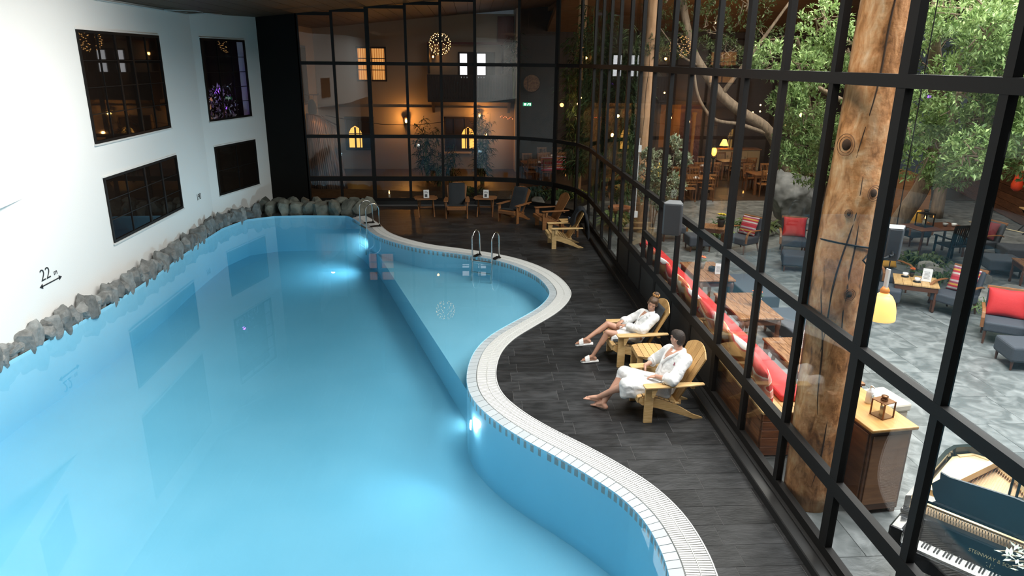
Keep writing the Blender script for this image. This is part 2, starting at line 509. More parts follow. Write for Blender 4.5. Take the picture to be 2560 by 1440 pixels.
# conduit along the wall head
pp = thing('cable_conduit', 'thin white conduit pipe running along the top of the white wall', 'pipe', (-7.4, 16, 5.7))
mb = MB(); mb.tube([(-7.5, 15.6, 5.80), (-7.5, 20.3, 5.80), (-7.2, 20.9, 5.86), (-6.95, 21.4, 5.86)], .022, 8)
mb.tube([(-7.47, 18.8, 5.81), (-7.0, 19.6, 5.84), (-7.0, 20.1, 5.84)], .015, 8)
mb.build('pipe', mat('grey_pipe', (.45, .46, .45), .5), pp, world=True, smooth=True)

# ---- ceilings with unglazed openings left for the roof lamps
cl = setting('ceiling', (-2, 12, 6.4))
def slab(x0, x1, y0, y1, zf, mtl, name, parent, th=.15):
    vs = [(x, y, zf(x, y)+d) for d in (0, th) for x, y in ((x0, y0), (x1, y0), (x1, y1), (x0, y1))]
    mb = MB().add(vs, [(0, 1, 2, 3), (7, 6, 5, 4), (0, 4, 5, 1), (1, 5, 6, 2), (2, 6, 7, 3), (3, 7, 4, 0)])
    return mb.build(name, mtl, parent, world=True)
cz = lambda x, y: ceil_z(x)
for q in ((-7.75, -5.4, -2, 9), (-5.4, -1.0, -2, 2.5), (-1.0, 1.2, -2, 11.2), (1.2, 2.8, -2, 4.0), (2.8, 3.5, -2, 11.2), (-5.4, -1, 8.7, 11.2), (-7.75, -5.4, 9, 11.2), (1.2, 2.8, 10.4, 11.2)):
    slab(*q, cz, darkwood, 'ceiling_panel', cl)
xx = -7.75
while xx < 3.5:                                # boards run towards the back
    x2 = min(xx+.45, 3.5)
    slab(xx+.006, x2-.006, 11.2, 32.2, cz, darkwood, 'ceiling_board', cl, .1)
    xx = x2
slab(-7.75, 3.6, 11, 32.3, lambda x, y: ceil_z(x)+.1, darkwood, 'ceiling_backing', cl)
c2 = setting('ceiling', (10, 12, 8.8))
gz = lambda x, y: 8.9 if y <= 19.9 else 8.9-(y-20)*.2269
for q in ((3.5, 20, -2, 4), (3.5, 3.9, 4, 19), (15.5, 20, 4, 19), (3.9, 15.5, 18.7, 20), (3.5, 4.8, 20, 25.2), (12.2, 20, 20, 25.2), (4.8, 12.2, 20, 20.01)):
    slab(*q, gz, darkwood, 'ceiling_panel', c2)
brownceil = mat('atrium_ceiling_wood', (.30, .17, .085), .6, col2=(.20, .11, .055), nscale=2.5, stretch=(1, 8, 1))
yy = 25.2
while yy < 33:
    slab(3.4, 20, yy+.006, yy+.6-.006, gz, brownceil, 'ceiling_board', c2, .1); yy += .6
slab(3.4, 20, 25, 33.2, lambda x, y: gz(x, y)+.1, brownceil, 'ceiling_backing', c2)
MB().box(3.4, 3.55, 23.9, 33, 6.8, 8.4).build('light_stop', brownceil, c2, world=True)  # strip added to stop light leaking between the two roofs
MB().box(7.4, 19, 32.6, 32.9, 5.75, 6.0).build('beam', brownwall, c2, world=True)

# ---- black glazed walls between pool and garden
def curtain(n, pts, wide, solid=(), zt=None, extra=None):
    t = setting('window_%d' % n, (pts[0][0], pts[0][1], 0))
    T = [(.12, .22), (.80, .95), (2.22, 2.33), (4.525, 4.63)]
    ps = [Vector((x, y, 0)) for x, y in pts]
    N = len(ps)
    for i, p in enumerate(ps):
        d = (ps[min(i+1, N-1)]-ps[max(i-1, 0)]).normalized(); nn = Vector((d.y, -d.x, 0))
        m3 = Matrix((d, nn, Vector((0, 0, 1)))).transposed()
        z1 = ceil_z(p.x); wd = .13 if i in wide else .085
        MB().obox(p+Vector((0, 0, z1/2)), (wd, .07, z1), m3).build('post', black, t, world=True)
    for i in range(N-1):
        a, b = ps[i], ps[i+1]; d = (b-a); L = d.length; d.normalize(); nn = Vector((d.y, -d.x, 0)); c = (a+b)/2
        m3 = Matrix((d, nn, Vector((0, 0, 1)))).transposed()
        z1 = ceil_z(c.x)
        def pc(name, z0, zz, dep, mtl, dd=0, L0=L, sh=0):
            return MB().obox(c+d*sh+nn*dd+Vector((0, 0, (z0+zz)/2)), (L0, dep, zz-z0), m3).build(name, mtl, t, world=True)
        for z0, zz in T: pc('transom', z0, zz, .075, black)
        pc('transom', z1-.10, z1, .075, black)
        lv = [.22, .80, .95, 2.22, 2.33, 4.525, 4.63, z1-.1]
        for q in range(4):
            z0, zz = lv[2*q], lv[2*q+1]
            if q == 0 and i in solid: pc('panel', z0, zz, .05, black_panel)
            else: pc('pane', z0-.01, zz+.01, .012, pane_m, L0=L-.06)
        if extra == i:
            pc('transom', 1.40, 1.52, .075, black); MB().obox(c+Vector((0, 0, 1.17)), (.07, .1, .45), m3).build('glazing_bar', black, t, world=True)
        pc('base_panel', 0, .12, .16, black_panel)
    return t
ry = [4.46+1.132*i for i in range(-3, 15)]
curtain(6, [(XR+.035, y) for y in ry], {1, 4, 7, 10, 13, 16}, {7, 8, 9, 10, 11, 12}, extra=10)
cp = [(XR+.035, ry[-1])]+[(.15+3.285*math.cos(R(a)), 20.55+3.285*math.sin(R(a))) for a in (19.5, 40, 65, 90.4)]
curtain(7, cp, {2}, set())
bx = [.13, -.97, -2.08, -3.29, -4.39, -5.47]
curtain(8, [(x, YB+.035) for x in bx], {3}, set())
wbk = setting('wall_back', (-6.1, YB, 0))
MB().box(-6.85, -5.47, YB, YB+.15, 0, 6.1).build('black_board', mat('black_board', (.006, .0055, .0045), .8, spec=.2), wbk, world=True)
bb = setting('baseboard_right', (3.3, 12, 0))
MB().box(3.24, 3.42, .6, 20.4, -.01, .10).build('kerb', black_panel, bb, world=True, bevel=.01)
# ------------------------------------------------------------------ swimming pool
pool_m = mat('pool_liner', (.31, .69, .87), .55, col2=(.35, .73, .91), nscale=.8)
ctile_m = mat('coping_tile', (.55, .60, .63), .35, rand=.06)
grate_m = mat('white_grating', (.80, .80, .78), .45)
steel = mat('stainless_steel', (.62, .62, .60), .18, 1)
water_m = glass_mat('pool_water', (.97, .99, 1), .03, 0, .75)
va = water_m.node_tree.nodes.new('ShaderNodeVolumeAbsorption'); va.inputs['Color'].default_value = (.10, .74, .96, 1); va.inputs['Density'].default_value = .22
vsc = water_m.node_tree.nodes.new('ShaderNodeVolumeScatter'); vsc.inputs['Color'].default_value = (.30, .78, 1, 1); vsc.inputs['Density'].default_value = .10; vsc.inputs['Anisotropy'].default_value = .2
vad = water_m.node_tree.nodes.new('ShaderNodeAddShader'); water_m.node_tree.links.new(va.outputs[0], vad.inputs[0]); water_m.node_tree.links.new(vsc.outputs[0], vad.inputs[1])
water_m.node_tree.links.new(vad.outputs[0], water_m.node_tree.nodes['Material Output'].inputs['Volume'])
pool = thing('swimming_pool', 'curved turquoise swimming pool with white overflow edge, filled with water', 'pool', (-3.5, 12, 0))
inner = off(CT1)[::4]
left_e = [(-7.52, 1.6), (-7.52, 10.2), (-7.50, 10.9), (-7.40, 11.8), (-7.31, 12.64), (-7.23, 13.7), (-7.2, 14.69), (-7.19, 15.89), (-7.25, 17.28), (-7.28, 18.7), (-7.25, 20.3), (-6.93, 21.5), (-6.2, 21.98), (-5.29, 22.08), (-4.6, 22.05), (-4.0, 22.0)]
outline = [tuple(p) for p in inner if p[1] < 21.9]+left_e
WZ = -.035; DP = 1.15
wat = MB()
tri = geometry.tessellate_polygon([[Vector((x, y, 0)) for x, y in outline]])
nw_ = len(outline)
wat.add([(x, y, WZ) for x, y in outline]+[(x, y, -DP-.02) for x, y in outline], [tuple(t) for t in tri]+[tuple(q+nw_ for q in reversed(t)) for t in tri]+[(i, (i+1) % nw_, (i+1) % nw_+nw_, i+nw_) for i in range(nw_)])
gx, gy = np.mean([p[0] for p in outline]), np.mean([p[1] for p in outline])
wat.v = [(gx+(x-gx)*1.0005, gy+(y-gy)*1.0005, z) for x, y, z in wat.v]
wo = wat.build('water', water_m, pool, world=True)
bp = MB(); n = len(outline)
cx0, cy0 = -3.6, 12
vs = [(x, y, .0) for x, y in outline]+[(x, y, -DP) for x, y in outline]
fs = [(i, (i+1) % n, (i+1) % n+n, i+n) for i in range(n)]
bp.add(vs, fs)
bp.add([(x, y, -DP) for x, y in outline], [tuple(t) for t in tri])
bp.build('basin', pool_m, pool, world=True)
# shallow shelf along the coping
i0 = min(range(len(inner)), key=lambda i: abs(inner[i][1]-20.0)+(9 if inner[i][0] > 0 else 0))
i1 = min(range(len(inner)), key=lambda i: np.hypot(inner[i][0]+.10, inner[i][1]-10.45))
sh = [tuple(p-np.array([0, 0])) for p in inner[i0:i1+1]]
mb = MB(); mb.prism([(x+.0, y) for x, y in sh]+[(-.32, 11.3), (-2.55, 18.9), (-2.85, 19.8)], -DP, -.52)
mb.build('shallow_shelf', pool_m, pool, world=True)

# coping tiles and grating follow the edge
CZ = .010
s_len = np.r_[0, np.cumsum(np.linalg.norm(np.diff(out_c, axis=0), axis=1))]
def at_s(s, d):
    i = np.searchsorted(s_len, s); i = min(max(i, 1), len(s_len)-1)
    t = (s-s_len[i-1])/(s_len[i]-s_len[i-1])
    p = out_c[i-1]*(1-t)+out_c[i]*t; q = nin[i-1]*(1-t)+nin[i]*t
    return p+q*d
S_end = s_len[-1]
nt_ = int(S_end/.135); k = 0
cr_ = MB()
for j in range(nt_):
    s0 = j*.135+.005; s1 = s0+.125
    a, b, c, d = at_s(s0, .315), at_s(s1, .315), at_s(s1, CT1), at_s(s0, CT1)
    m0 = (a+c)/2
    if m0[1] > 21.75: continue
    v = []
    for z0 in (-.032, None):
        for q, p in enumerate((a, b, c, d)):
            z = z0 if z0 is not None else (CZ if q < 2 else CZ-.022)
            v.append((p[0]-m0[0], p[1]-m0[1], z))
    mb = MB().add(v, [(3, 2, 1, 0), (4, 5, 6, 7), (0, 1, 5, 4), (1, 2, 6, 5), (2, 3, 7, 6), (3, 0, 4, 7)])
    if k < 290: mb.build('coping_tile', ctile_m, pool, loc=(m0[0]+3.5, m0[1]-12, 0))
    else: cr_.add([(x+m0[0], y+m0[1], z) for x, y, z in mb.v], mb.f)
    k += 1
if cr_.v: cr_.build('far_coping_tiles', ctile_m, pool, world=True, kind='stuff')
gr = MB()
for j in range(int(S_end/.036)):
    s0 = j*.036; s1 = s0+.024
    if at_s(s0, .1)[1] > 21.95: continue
    for d0, d1 in ((.012, .142), (.158, .298)):
        P = [at_s(s0, d0), at_s(s1, d0), at_s(s1, d1), at_s(s0, d1)]
        gr.add([(p[0], p[1], z) for z in (-.01, CZ-.001) for p in P], [(3, 2, 1, 0), (4, 5, 6, 7), (0, 1, 5, 4), (1, 2, 6, 5), (2, 3, 7, 6), (3, 0, 4, 7)])
gr.build('gutter_grating', grate_m, pool, world=True, kind='stuff')
def strip(d0, d1, z0, z1, mtl, name):
    mb = MB(); ss = np.arange(0, S_end, .12)
    P = [(at_s(s, d0), at_s(s, d1)) for s in ss]; P = [p for p in P if p[0][1] < 21.95]
    vs = []; fs = []
    for i, (a, b) in enumerate(P):
        vs += [(a[0], a[1], z0), (b[0], b[1], z0), (b[0], b[1], z1), (a[0], a[1], z1)]
        if i:
            k = 4*i
            for e in range(4): fs.append((k-4+e, k-4+(e+1) % 4, k+(e+1) % 4, k+e))
    mb.add(vs, fs); mb.build(name, mtl, pool, world=True)
strip(-.006, .008, -.05, CZ+.004, grate_m, 'grating_frame')
strip(.146, .154, -.03, CZ+.002, grate_m, 'grating_rib')
strip(.0, .46, -.12, -.02, mat('gutter_bed', (.36, .37, .37), .8), 'gutter')

# underwater lights
lens_m = mat('pool_light_lens', (.9, .97, 1), .3, emit=(.85, .97, 1), estr=60)
def uw(loc, nx, ny, pw, aim=None):
    nrm = Vector((nx, ny, 0)).normalized()
    mb = MB(); q = nrm.to_track_quat('Z', 'Y').to_matrix()
    prof = [(.0, .02), (.07, .018), (.09, .0)]
    vv = MB().lathe([(.001, .022), (.05, .02), (.07, .012), (.075, 0)], 16)
    mb.add([Vector(loc)+q @ Vector(v) for v in vv.v], vv.f)
    mb.build('underwater_light', lens_m, pool, world=True, smooth=True)
    am = Vector(aim) if aim else nrm+Vector((0, 0, .05))
    l = lamp('pool_lamp', 'SPOT', Vector(loc)+nrm*.12, pw, (.80, .95, 1), radius=.07, spot=156, blend=1.0, rot=(-am).to_track_quat('Z', 'Y').to_euler())
uw((-.04, 9.16, -.38), -1, .05, 85, (-.7, -.75, .22))
uw((-2.86, 19.85, -.36), -.9, -.5, 320, (-.95, -.3, .06))
uw((1.3, 4.0, -.5), -1, .4, 16)  # this and the next two are added out of view to brighten the water
uw((-7.48, 6.5, -.5), 1, 0, 22)
uw((-3.4, 1.85, -.5), 0, 1, 40)

# ------------------------------------------------------------------ stone edging
stone_m = mat('edging_stone', (.13, .135, .13), .8, col2=(.30, .31, .30), nscale=7, ncon=(.3, .72), bump=.7, bscale=16, rand=.3, detail=8)
def rock(rad, seed, sub=2, flat=.55, ncut=7):
    rr = random.Random(seed)
    bm = bmesh.new(); bmesh.ops.create_icosphere(bm, subdivisions=sub, radius=1)
    cuts = []
    for _ in range(ncut):
        d = Vector((rr.gauss(0, 1), rr.gauss(0, 1), rr.gauss(0, 1))).normalized(); cuts.append((d, rr.uniform(.55, .85)))
    for v in bm.verts:
        p = v.co.copy()
        for d, h in cuts:
            e = p.dot(d)-h
            if e > 0: p -= d*e
        p *= 1+.12*mnoise.noise(p*2.3+Vector((seed, 0, 0)))
        v.co = Vector((p.x*rad[0], p.y*rad[1], p.z*rad[2]))
    me = bpy.data.meshes.new('stone'); bm.to_mesh(me); bm.free(); return me
rocks = [rock((.25, .19, .29), i, 2) for i in range(8)]
slabs = [rock((.17, .185, .32), 90+i, 3, ncut=12) for i in range(10)]
edg = thing('stone_edging', 'row of rough grey stones between the white wall and the water', 'stones', (-7.3, 16, 0))
wl_ = smooth_line([(-7.60, 9.6), (-7.58, 10.2), (-7.56, 11), (-7.46, 11.8), (-7.37, 12.64), (-7.30, 13.7), (-7.28, 14.69), (-7.27, 15.89), (-7.33, 17.28), (-7.36, 18.7), (-7.35, 20.3), (-7.02, 21.45), (-6.7, 21.9)], .25)
for i, p in enumerate(wl_):
    tall = .85+.30*math.sin(i*1.9)+random.uniform(-.12, .12)
    o = link('stone', slabs[i % 10], stone_m, edg, loc=(p[0]+7.3-.03, p[1]-16, .07+.06*tall), rot=(random.uniform(-.25, .25), random.uniform(-.12, .12), random.uniform(-.35, .35)))
    o.scale = (.95, random.uniform(1.0, 1.2), tall)
    o = link('stone', slabs[(i*3+1) % 10], stone_m, edg, loc=(p[0]+7.3-.04, p[1]-16+.13, .05+random.uniform(-.02, .07)), rot=(random.uniform(-.5, .5), random.uniform(-.2, .2), random.uniform(-.4, .4)+3.14*(i % 2)))
    s = random.uniform(.6, .85); o.scale = (s*1.15, s*1.1, s)
edg2 = thing('stone_edging', 'low bank of rounded mossy stones below the black board', 'stones', (-5.3, 22.3, 0))
moss_m = mat('mossy_stone', (.10, .105, .085), .85, col2=(.22, .22, .18), nscale=5, bump=.6, bscale=14, rand=.3)
for i, x in enumerate(np.arange(-6.75, -3.35, .40)):
    o = link('stone', rocks[i % 8].copy(), moss_m, edg2, loc=(x+5.3+random.uniform(-.05, .05), .05+random.uniform(-.05, .05)+(.12 if i == 0 else 0), .12), rot=(random.uniform(-.3, .3), random.uniform(-.3, .3), random.uniform(0, 6.3)))
    o.data.materials.clear(); o.data.materials.append(moss_m)
    s = random.uniform(1.0, 1.35); o.scale = (s*1.15, s, s)
    o = link('stone', o.data, moss_m, edg2, loc=(x+5.3+.15, .42+random.uniform(-.05, .05), .17), rot=(random.uniform(-.3, .3), random.uniform(-.3, .3), random.uniform(0, 6.3))); o.scale = (1.3, 1.2, 1.1)
MB().prism([(-7.3, 22.2), (-3.5, 22.35), (-3.6, 22.9), (-6.6, 22.9)], -.2, .02).build('stone_bed', mat('stone_mortar', (.05, .05, .045), .9), edg2, world=True)
# bonding mortar behind the wall stones
MB().prism([(-7.56, 9), (-7.52, 10.9), (-7.33, 13), (-7.26, 16), (-7.33, 20.2), (-6.9, 21.8), (-7.56, 20.6)], -.9, -.01).build('stone_bed', mat('stone_mortar', (.05, .05, .045), .9), edg, world=True)

# ------------------------------------------------------------------ pool ladders
def ladder(loc, ang, label):
    t = thing('pool_ladder', label, 'ladder', loc, ang)
    for s in (-.27, .27):
        # local +y is into the pool
        pts = [(s, -.22, .0), (s, -.22, .50)]
        for a in np.linspace(180, 0, 10)[1:-1]: pts.append((s, .06*0+.0-.02+.20*math.cos(R(a)), .50+.20*math.sin(R(a))))
        pts += [(s, .18, .50), (s, .18, -.15), (s, .24, -.30), (s, .24, -.80)]
        MB().tube(pts, .021, 10).build('handrail', steel, t, smooth=True)
        MB().lathe([(.055, .0), (.055, .012), (.03, .02)], 14, (s, -.22, 0)).build('flange', steel, t)
        MB().obox((s+.03, -.10, .03), (.11, .30, .012)).build('gutter_cover', black, t)
    for z in (-.02, -.30, -.58): MB().obox((0, .19 if z > -.1 else .24, z), (.52, .07, .025)).build('step', steel, t, bevel=.006)
    return t
ladder((.32, 16.80, .012), R(180-28), 'stainless steel pool ladder at the edge of the shallow bay, nearer of the two')
ladder((-3.05, 20.55, .012), R(180-62-0), 'stainless steel pool ladder at the far end beside the mossy stones')
# ------------------------------------------------------------------ deck furniture
pine = mat('pale_pine', (.70, .48, .23), .5, col2=(.56, .35, .14), nscale=5, stretch=(1.5, 9, 9), rand=.12)
pine_v = mat('pale_pine_back', (.62, .39, .16), .5, col2=(.47, .27, .10), nscale=5, stretch=(2, 14, 2), rand=.12)
oiled = mat('oiled_wood', (.30, .13, .045), .5, col2=(.20, .08, .028), nscale=5, stretch=(1.5, 9, 9), rand=.15)
dark_fabric = mat('charcoal_fabric', (.022, .026, .030), .85, bump=.2, nscale=40)

def adirondack(label, loc, rotz, wood=pine, woodb=pine_v, group=None):
    t = thing('adirondack_chair', label, 'chair', loc, rotz, group)
    for s in (-1, 1):
        MB().box(-.06, .06, s*.33-.018, s*.33+.018, 0, .535).build('leg', wood, t, bevel=.004)
    for s in (-1, 1):
        c = s*.335
        P = [(-.085, c-.05), (-.07, c-.07), (.25, c-.07), (.55, c-.055), (.76, c-.03*1), (.76, c+.03), (.55, c+.055), (.25, c+.07), (-.07, c+.07), (-.085, c+.05)]
        MB().prism(P, .535, .557).build('armrest', wood, t, bevel=.004)
        S = [(-.13, .29), (-.12, .36), (-.02, .372), (.18, .322), (.40, .235), (.52, .16), (.66, .07), (.80, .015), (.80, 0), (.66, 0), (.5, .065), (.35, .12), (.15, .19), (-.08, .25)]
        MB().prism(S, s*.285-.014, s*.285+.014, 'y').build('rear_leg', wood, t, bevel=.003)
        MB().prism([(.02, .53), (.02, .40), (.05, .40), (.10, .53)], s*.375-.01, s*.375+.01, 'y').build('arm_bracket', wood, t)
    top = [(-.135, .30), (-.13, .365), (-.02, .374), (.18, .324), (.40, .237)]
    for i in range(8):
        s = i/7*.53; x = -.125+s
        z = np.interp(x, [-.13, -.08, -.02, .18, .40], [.362, .378, .376, .326, .24])
        z2 = np.interp(x+.03, [-.13, -.08, -.02, .18, .40], [.362, .378, .376, .326, .24])
        a = math.atan2(z2-z, .03)
        MB().obox((x+.01, 0, z+.011), (.062, .60, .019), Euler((0, -a, 0)).to_matrix()).build('seat_slat', wood, t, bevel=.003)
    MB().obox((-.14, 0, .325), (.018, .58, .08)).build('apron', wood, t, bevel=.003)
    ux, uz = math.sin(R(27)), math.cos(R(27))
    for i in range(5):
        q = i-2
        b0 = q*.100; t0 = q*.132
        w0, w1 = .047, .062
        H = lambda u: .875-1.15*u*u
        P = [(b0-w0, -.03), (b0+w0, -.03), (t0+w1, H(t0+w1)), (t0+w1*.35, H(t0+w1*.35)), (t0-w1*.35, H(t0-w1*.35)), (t0-w1, H(t0-w1))]
        mb = MB(); n = len(P)
        vs = []
        for d in (0, .02):
            for u, v in P: vs.append((.405+ux*v+uz*d, u, .235+uz*v-ux*d))
        tri = geometry.tessellate_polygon([[Vector((p[0], p[1], 0)) for p in P]])
        fs = [tuple(k) for k in tri]+[tuple(k+n for k in reversed(k3)) for k3 in tri]+[(k, (k+1) % n, (k+1) % n+n, k+n) for k in range(n)]
        mb.add(vs, fs).build('back_slat', woodb, t, bevel=.003)
    MB().beam((.60, -.36, .512), (.60, .36, .512), .05, .04).build('back_brace', wood, t)
    MB().beam((.46, -.27, .25), (.46, .27, .25), .04, .06).build('back_brace', wood, t)
    MB().beam((.735, -.20, .82), (.735, .20, .82), .02, .05).build('back_brace', wood, t)
    return t

ch_man = adirondack('pale pine adirondack chair with the man in it, nearest chair', (2.35, 8.78, 0), R(4), group=None)
ch_wom = adirondack('pale pine adirondack chair with the woman and a charcoal cushion in it', (2.35, 10.61, 0), R(4))
adirondack('orange-brown adirondack chair facing the pool between the two folding tables', (-.48, 21.57, 0), R(90), oiled, oiled)
adirondack('orange-brown adirondack chair turned at an angle, right of the second folding table', (1.10, 20.95, 0), R(54), oiled, oiled)
adirondack('orange-brown adirondack chair with bare slatted back near the curved glass corner', (2.02, 20.25, 0), R(14), oiled, oiled)
adirondack('pale pine adirondack chair with a dark jacket over its back by the glass wall', (2.12, 18.1, 0), R(3), pine, pine_v)

# small slatted side table between the two near chairs
t = thing('side_table', 'small pale pine side table with rounded slatted top between the two people', 'table', (2.72, 9.88, 0), R(0))
for i in range(5):
    x = -.235+.094*i
    c = .29-.9*(x+.047-.0)**2 if True else .29
    h0 = .29-1.3*(x-.0)**2; h1 = .29-1.3*(x+.09)**2
    MB().prism([(x+.003, -h0), (x+.091, -h1), (x+.091, h1), (x+.003, h0)], .445, .465).build('top_slat', pine_v, t, bevel=.003)
for sx in (-1, 1):
    for sy in (-1, 1): MB().box(sx*.19-.045, sx*.19+.045, sy*.20-.015, sy*.20+.015, 0, .445).build('leg', pine, t, bevel=.003)
    MB().box(sx*.19-.045, sx*.19+.045, -.185, .185, .40, .444).build('apron', pine, t)
MB().box(-.14, .14, -.19, .19, .12, .135).build('lower_shelf', pine, t)

def pad_mesh(pts_back, w0, th):  # soft pad along a bent centre line in x-z
    P = smooth_line(pts_back, .05); k = len(P); tgv = np.gradient(P, axis=0); tgv /= np.linalg.norm(tgv, axis=1)[:, None]
    mb = MB(); ny = 9; vs = []; fs = []
    for sgn in (1, -1):
        for i in range(k):
            ed_ = min(i, k-1-i)/k
            nrm = np.array([-tgv[i][1], tgv[i][0]])
            for j in range(ny):
                y = (j/(ny-1)-.5)*2
                f = math.sqrt(max(0, 1-abs(y)**6))*math.sqrt(min(1, ed_*12+.02))
                f *= .85+.15*math.cos(i*1.1)
                vs.append((P[i][0]+nrm[0]*sgn*th/2*f, y*w0/2, P[i][1]+nrm[1]*sgn*th/2*f))
    n1 = k*ny
    for s in (0, 1):
        for i in range(k-1):
            for j in range(ny-1):
                q = s*n1+i*ny+j; f = (q, q+1, q+ny+1, q+ny); fs.append(f if s else tuple(reversed(f)))
    for i in range(k-1):
        for j in (0, ny-1):
            q = i*ny+j; fs.append((q, q+ny, q+ny+n1, q+n1))
    for j in range(ny-1):
        for i in (0, k-1):
            q = i*ny+j; fs.append((q, q+1, q+1+n1, q+n1))
    return mb.add(vs, fs)
def cushion_on(ch, label, top=.70, name='chair_cushion'):
    ux, uz = math.sin(R(27)), math.cos(R(27))
    c = pad_mesh([(-.10, .415), (.05, .405), (.2, .365), (.33, .32), (.385, .32), (.44, .40), (.40+ux*.35, .30+uz*.35), (.375+ux*top, .28+uz*top)], .50, .055).build(name, dark_fabric, None, smooth=True)
    c.location = ch.location; c.rotation_euler = ch.rotation_euler
    return tag(c, label, 'cushion')
cushion_on(ch_wom, 'charcoal padded cushion behind and below the seated woman', .74)
for o in list(sc.objects):
    if o.name.startswith('adirondack_chair') and o.parent is None:
        if 'facing the pool' in o['label']: cushion_on(o, 'charcoal padded cushion on the chair facing the pool', .80)
        if 'turned at an angle' in o['label']: cushion_on(o, 'charcoal padded cushion on the chair turned at an angle', .80)

# folding tables with menu holders
menu_m = mat('menu_card', (.75, .75, .73), .5)
print_m = mat('menu_print', (.05, .05, .055), .5)
def menu_holder(loc, rz, label):
    t = thing('menu_holder', label, 'menu', loc, rz)
    MB().prism([(-.05, 0), (.05, 0), (.004, .25), (-.004, .25)], -.085, .085, 'x').build('card', menu_m, t)
    m = MB()
    for z0, z1, a, b in ((.03, .12, -.05, .03), (.15, .17, -.06, .06), (.19, .2, -.05, .02)):
        m.add([(a, -.052+z0*.19, z0), (b, -.052+z0*.19, z0), (b, -.052+z1*.19, z1), (a, -.052+z1*.19, z1)], [(0, 1, 2, 3)])
    m.build('print', print_m, t)
    MB().box(-.09, .09, -.055, .055, -.002, .006).build('foot', black, t)
    return t
def folding_table(loc, rz, label, mlabel):
    t = thing('folding_table', label, 'table', loc, rz)
    for i in range(6):
        y = -.33+.11*i; h0 = .36-.5*max(0, abs(y+.055)-.16)
        MB().box(-h0, h0, y+.003, y+.107, .57, .592).build('top_slat', oiled, t, bevel=.003)
    for s in (-1, 1):
        MB().beam((s*.24, -.26, 0), (s*.24, .26, .57), .03, .045).build('leg', oiled, t)
        MB().beam((s*.20, .26, 0), (s*.20, -.26, .57), .03, .045).build('leg', oiled, t)
    MB().beam((-.26, 0, .285), (.26, 0, .285), .03, .03).build('stretcher', oiled, t)
    menu_holder((loc[0]+.02, loc[1]-.08, .594), rz, mlabel)
folding_table((-1.45, 21.95, 0), R(8), 'brown folding slatted table with crossed legs, left of the first brown chair', 'upright white menu card on the left folding table')
folding_table((.42, 21.95, 0), R(-6), 'brown folding slatted table with crossed legs between the two cushioned brown chairs', 'upright white menu card on the folding table between the cushioned chairs')

t = thing('side_table', 'small square slatted table beside the chair with the jacket', 'table', (2.72, 19.25, 0), R(5))
for i in range(5): MB().box(-.25, .25, -.25+.1*i+.003, -.25+.1*i+.097, .42, .44).build('top_slat', pine_v, t, bevel=.003)
for sx in (-1, 1):
    for sy in (-1, 1): MB().box(sx*.21-.025, sx*.21+.025, sy*.21-.025, sy*.21+.025, 0, .42).build('leg', oiled, t)
cup = MB().lathe([(.03, 0), (.038, .01), (.042, .11), (.037, .11), (.03, .02)], 14).build('tumbler', mat('dark_blue_glass', (.01, .02, .035), .2), None, smooth=True, loc=(2.72, 19.2, .442))
tag(cup, 'dark blue tumbler on the small square slatted table', 'cup')

# jacket thrown over the chair by the glass
prof = smooth_line([(2.62, .62), (2.78, .98), (2.86, 1.06), (2.95, 1.02), (3.05, .78), (3.10, .50), (3.12, .28)], .05)
mb = MB(); ny = 12; vs = []; fs = []
for i, (x, z) in enumerate(prof):
    for j in range(ny):
        y = 18.1+(j/(ny-1)-.5)*(.46+.10*math.sin(i*.5)); wv = .022*math.sin(j*1.5+i*.6)
        vs.append((x+wv-.04*abs(j-5.5)/6, y, z+.02*math.cos(j*1.2+i)-.05*(abs(j-5.5)/5.5)**2))
for i in range(len(prof)-1):
    for j in range(ny-1):
        q = i*ny+j; fs.append((q, q+1, q+ny+1, q+ny))
jk = mb.add(vs, fs).build('jacket', mat('navy_cloth', (.012, .014, .018), .9), None, smooth=True)
so = jk.modifiers.new('thickness', 'SOLIDIFY'); so.thickness = .03
tag(jk, 'dark navy jacket hanging over the back of the pale chair by the glass', 'jacket')

# loudspeaker on the glass wall, pool side
spk_m = mat('speaker_grey', (.055, .058, .062), .55)
spk_t = mat('speaker_top', (.14, .145, .15), .5)
def speaker(loc, rz, label, tilt=0):
    t = thing('loudspeaker', label, 'speaker', loc, rz)
    # wedge body, face towards -y
    MB().prism([(-.13, -.12), (.13, -.12), (.155, -.08), (.09, .13), (-.09, .13), (-.155, -.08)], -.25, .25).build('cabinet', spk_m, t, bevel=.012)
    MB().prism([(-.12, -.13), (.12, -.13), (.12, -.12), (-.12, -.12)], -.235, .235).build('grille', mat('speaker_grille', (.03, .03, .032), .7, bump=.3, nscale=200), t)
    MB().prism([(-.128, -.115), (.128, -.115), (.15, -.08), (.088, .125), (-.088, .125), (-.15, -.08)], .25, .258).build('top_plate', spk_t, t)
    MB().tube([(0, .12, -.1), (0, .2, -.14), (.05, .26, -.14)], .02, 8).build('bracket', black, t)
    t.rotation_euler = (R(tilt), 0, rz)
    return t
speaker((3.17, 10.72, 2.36), R(-22), 'grey wedge loudspeaker hung on the pool side of the glass wall', 4)
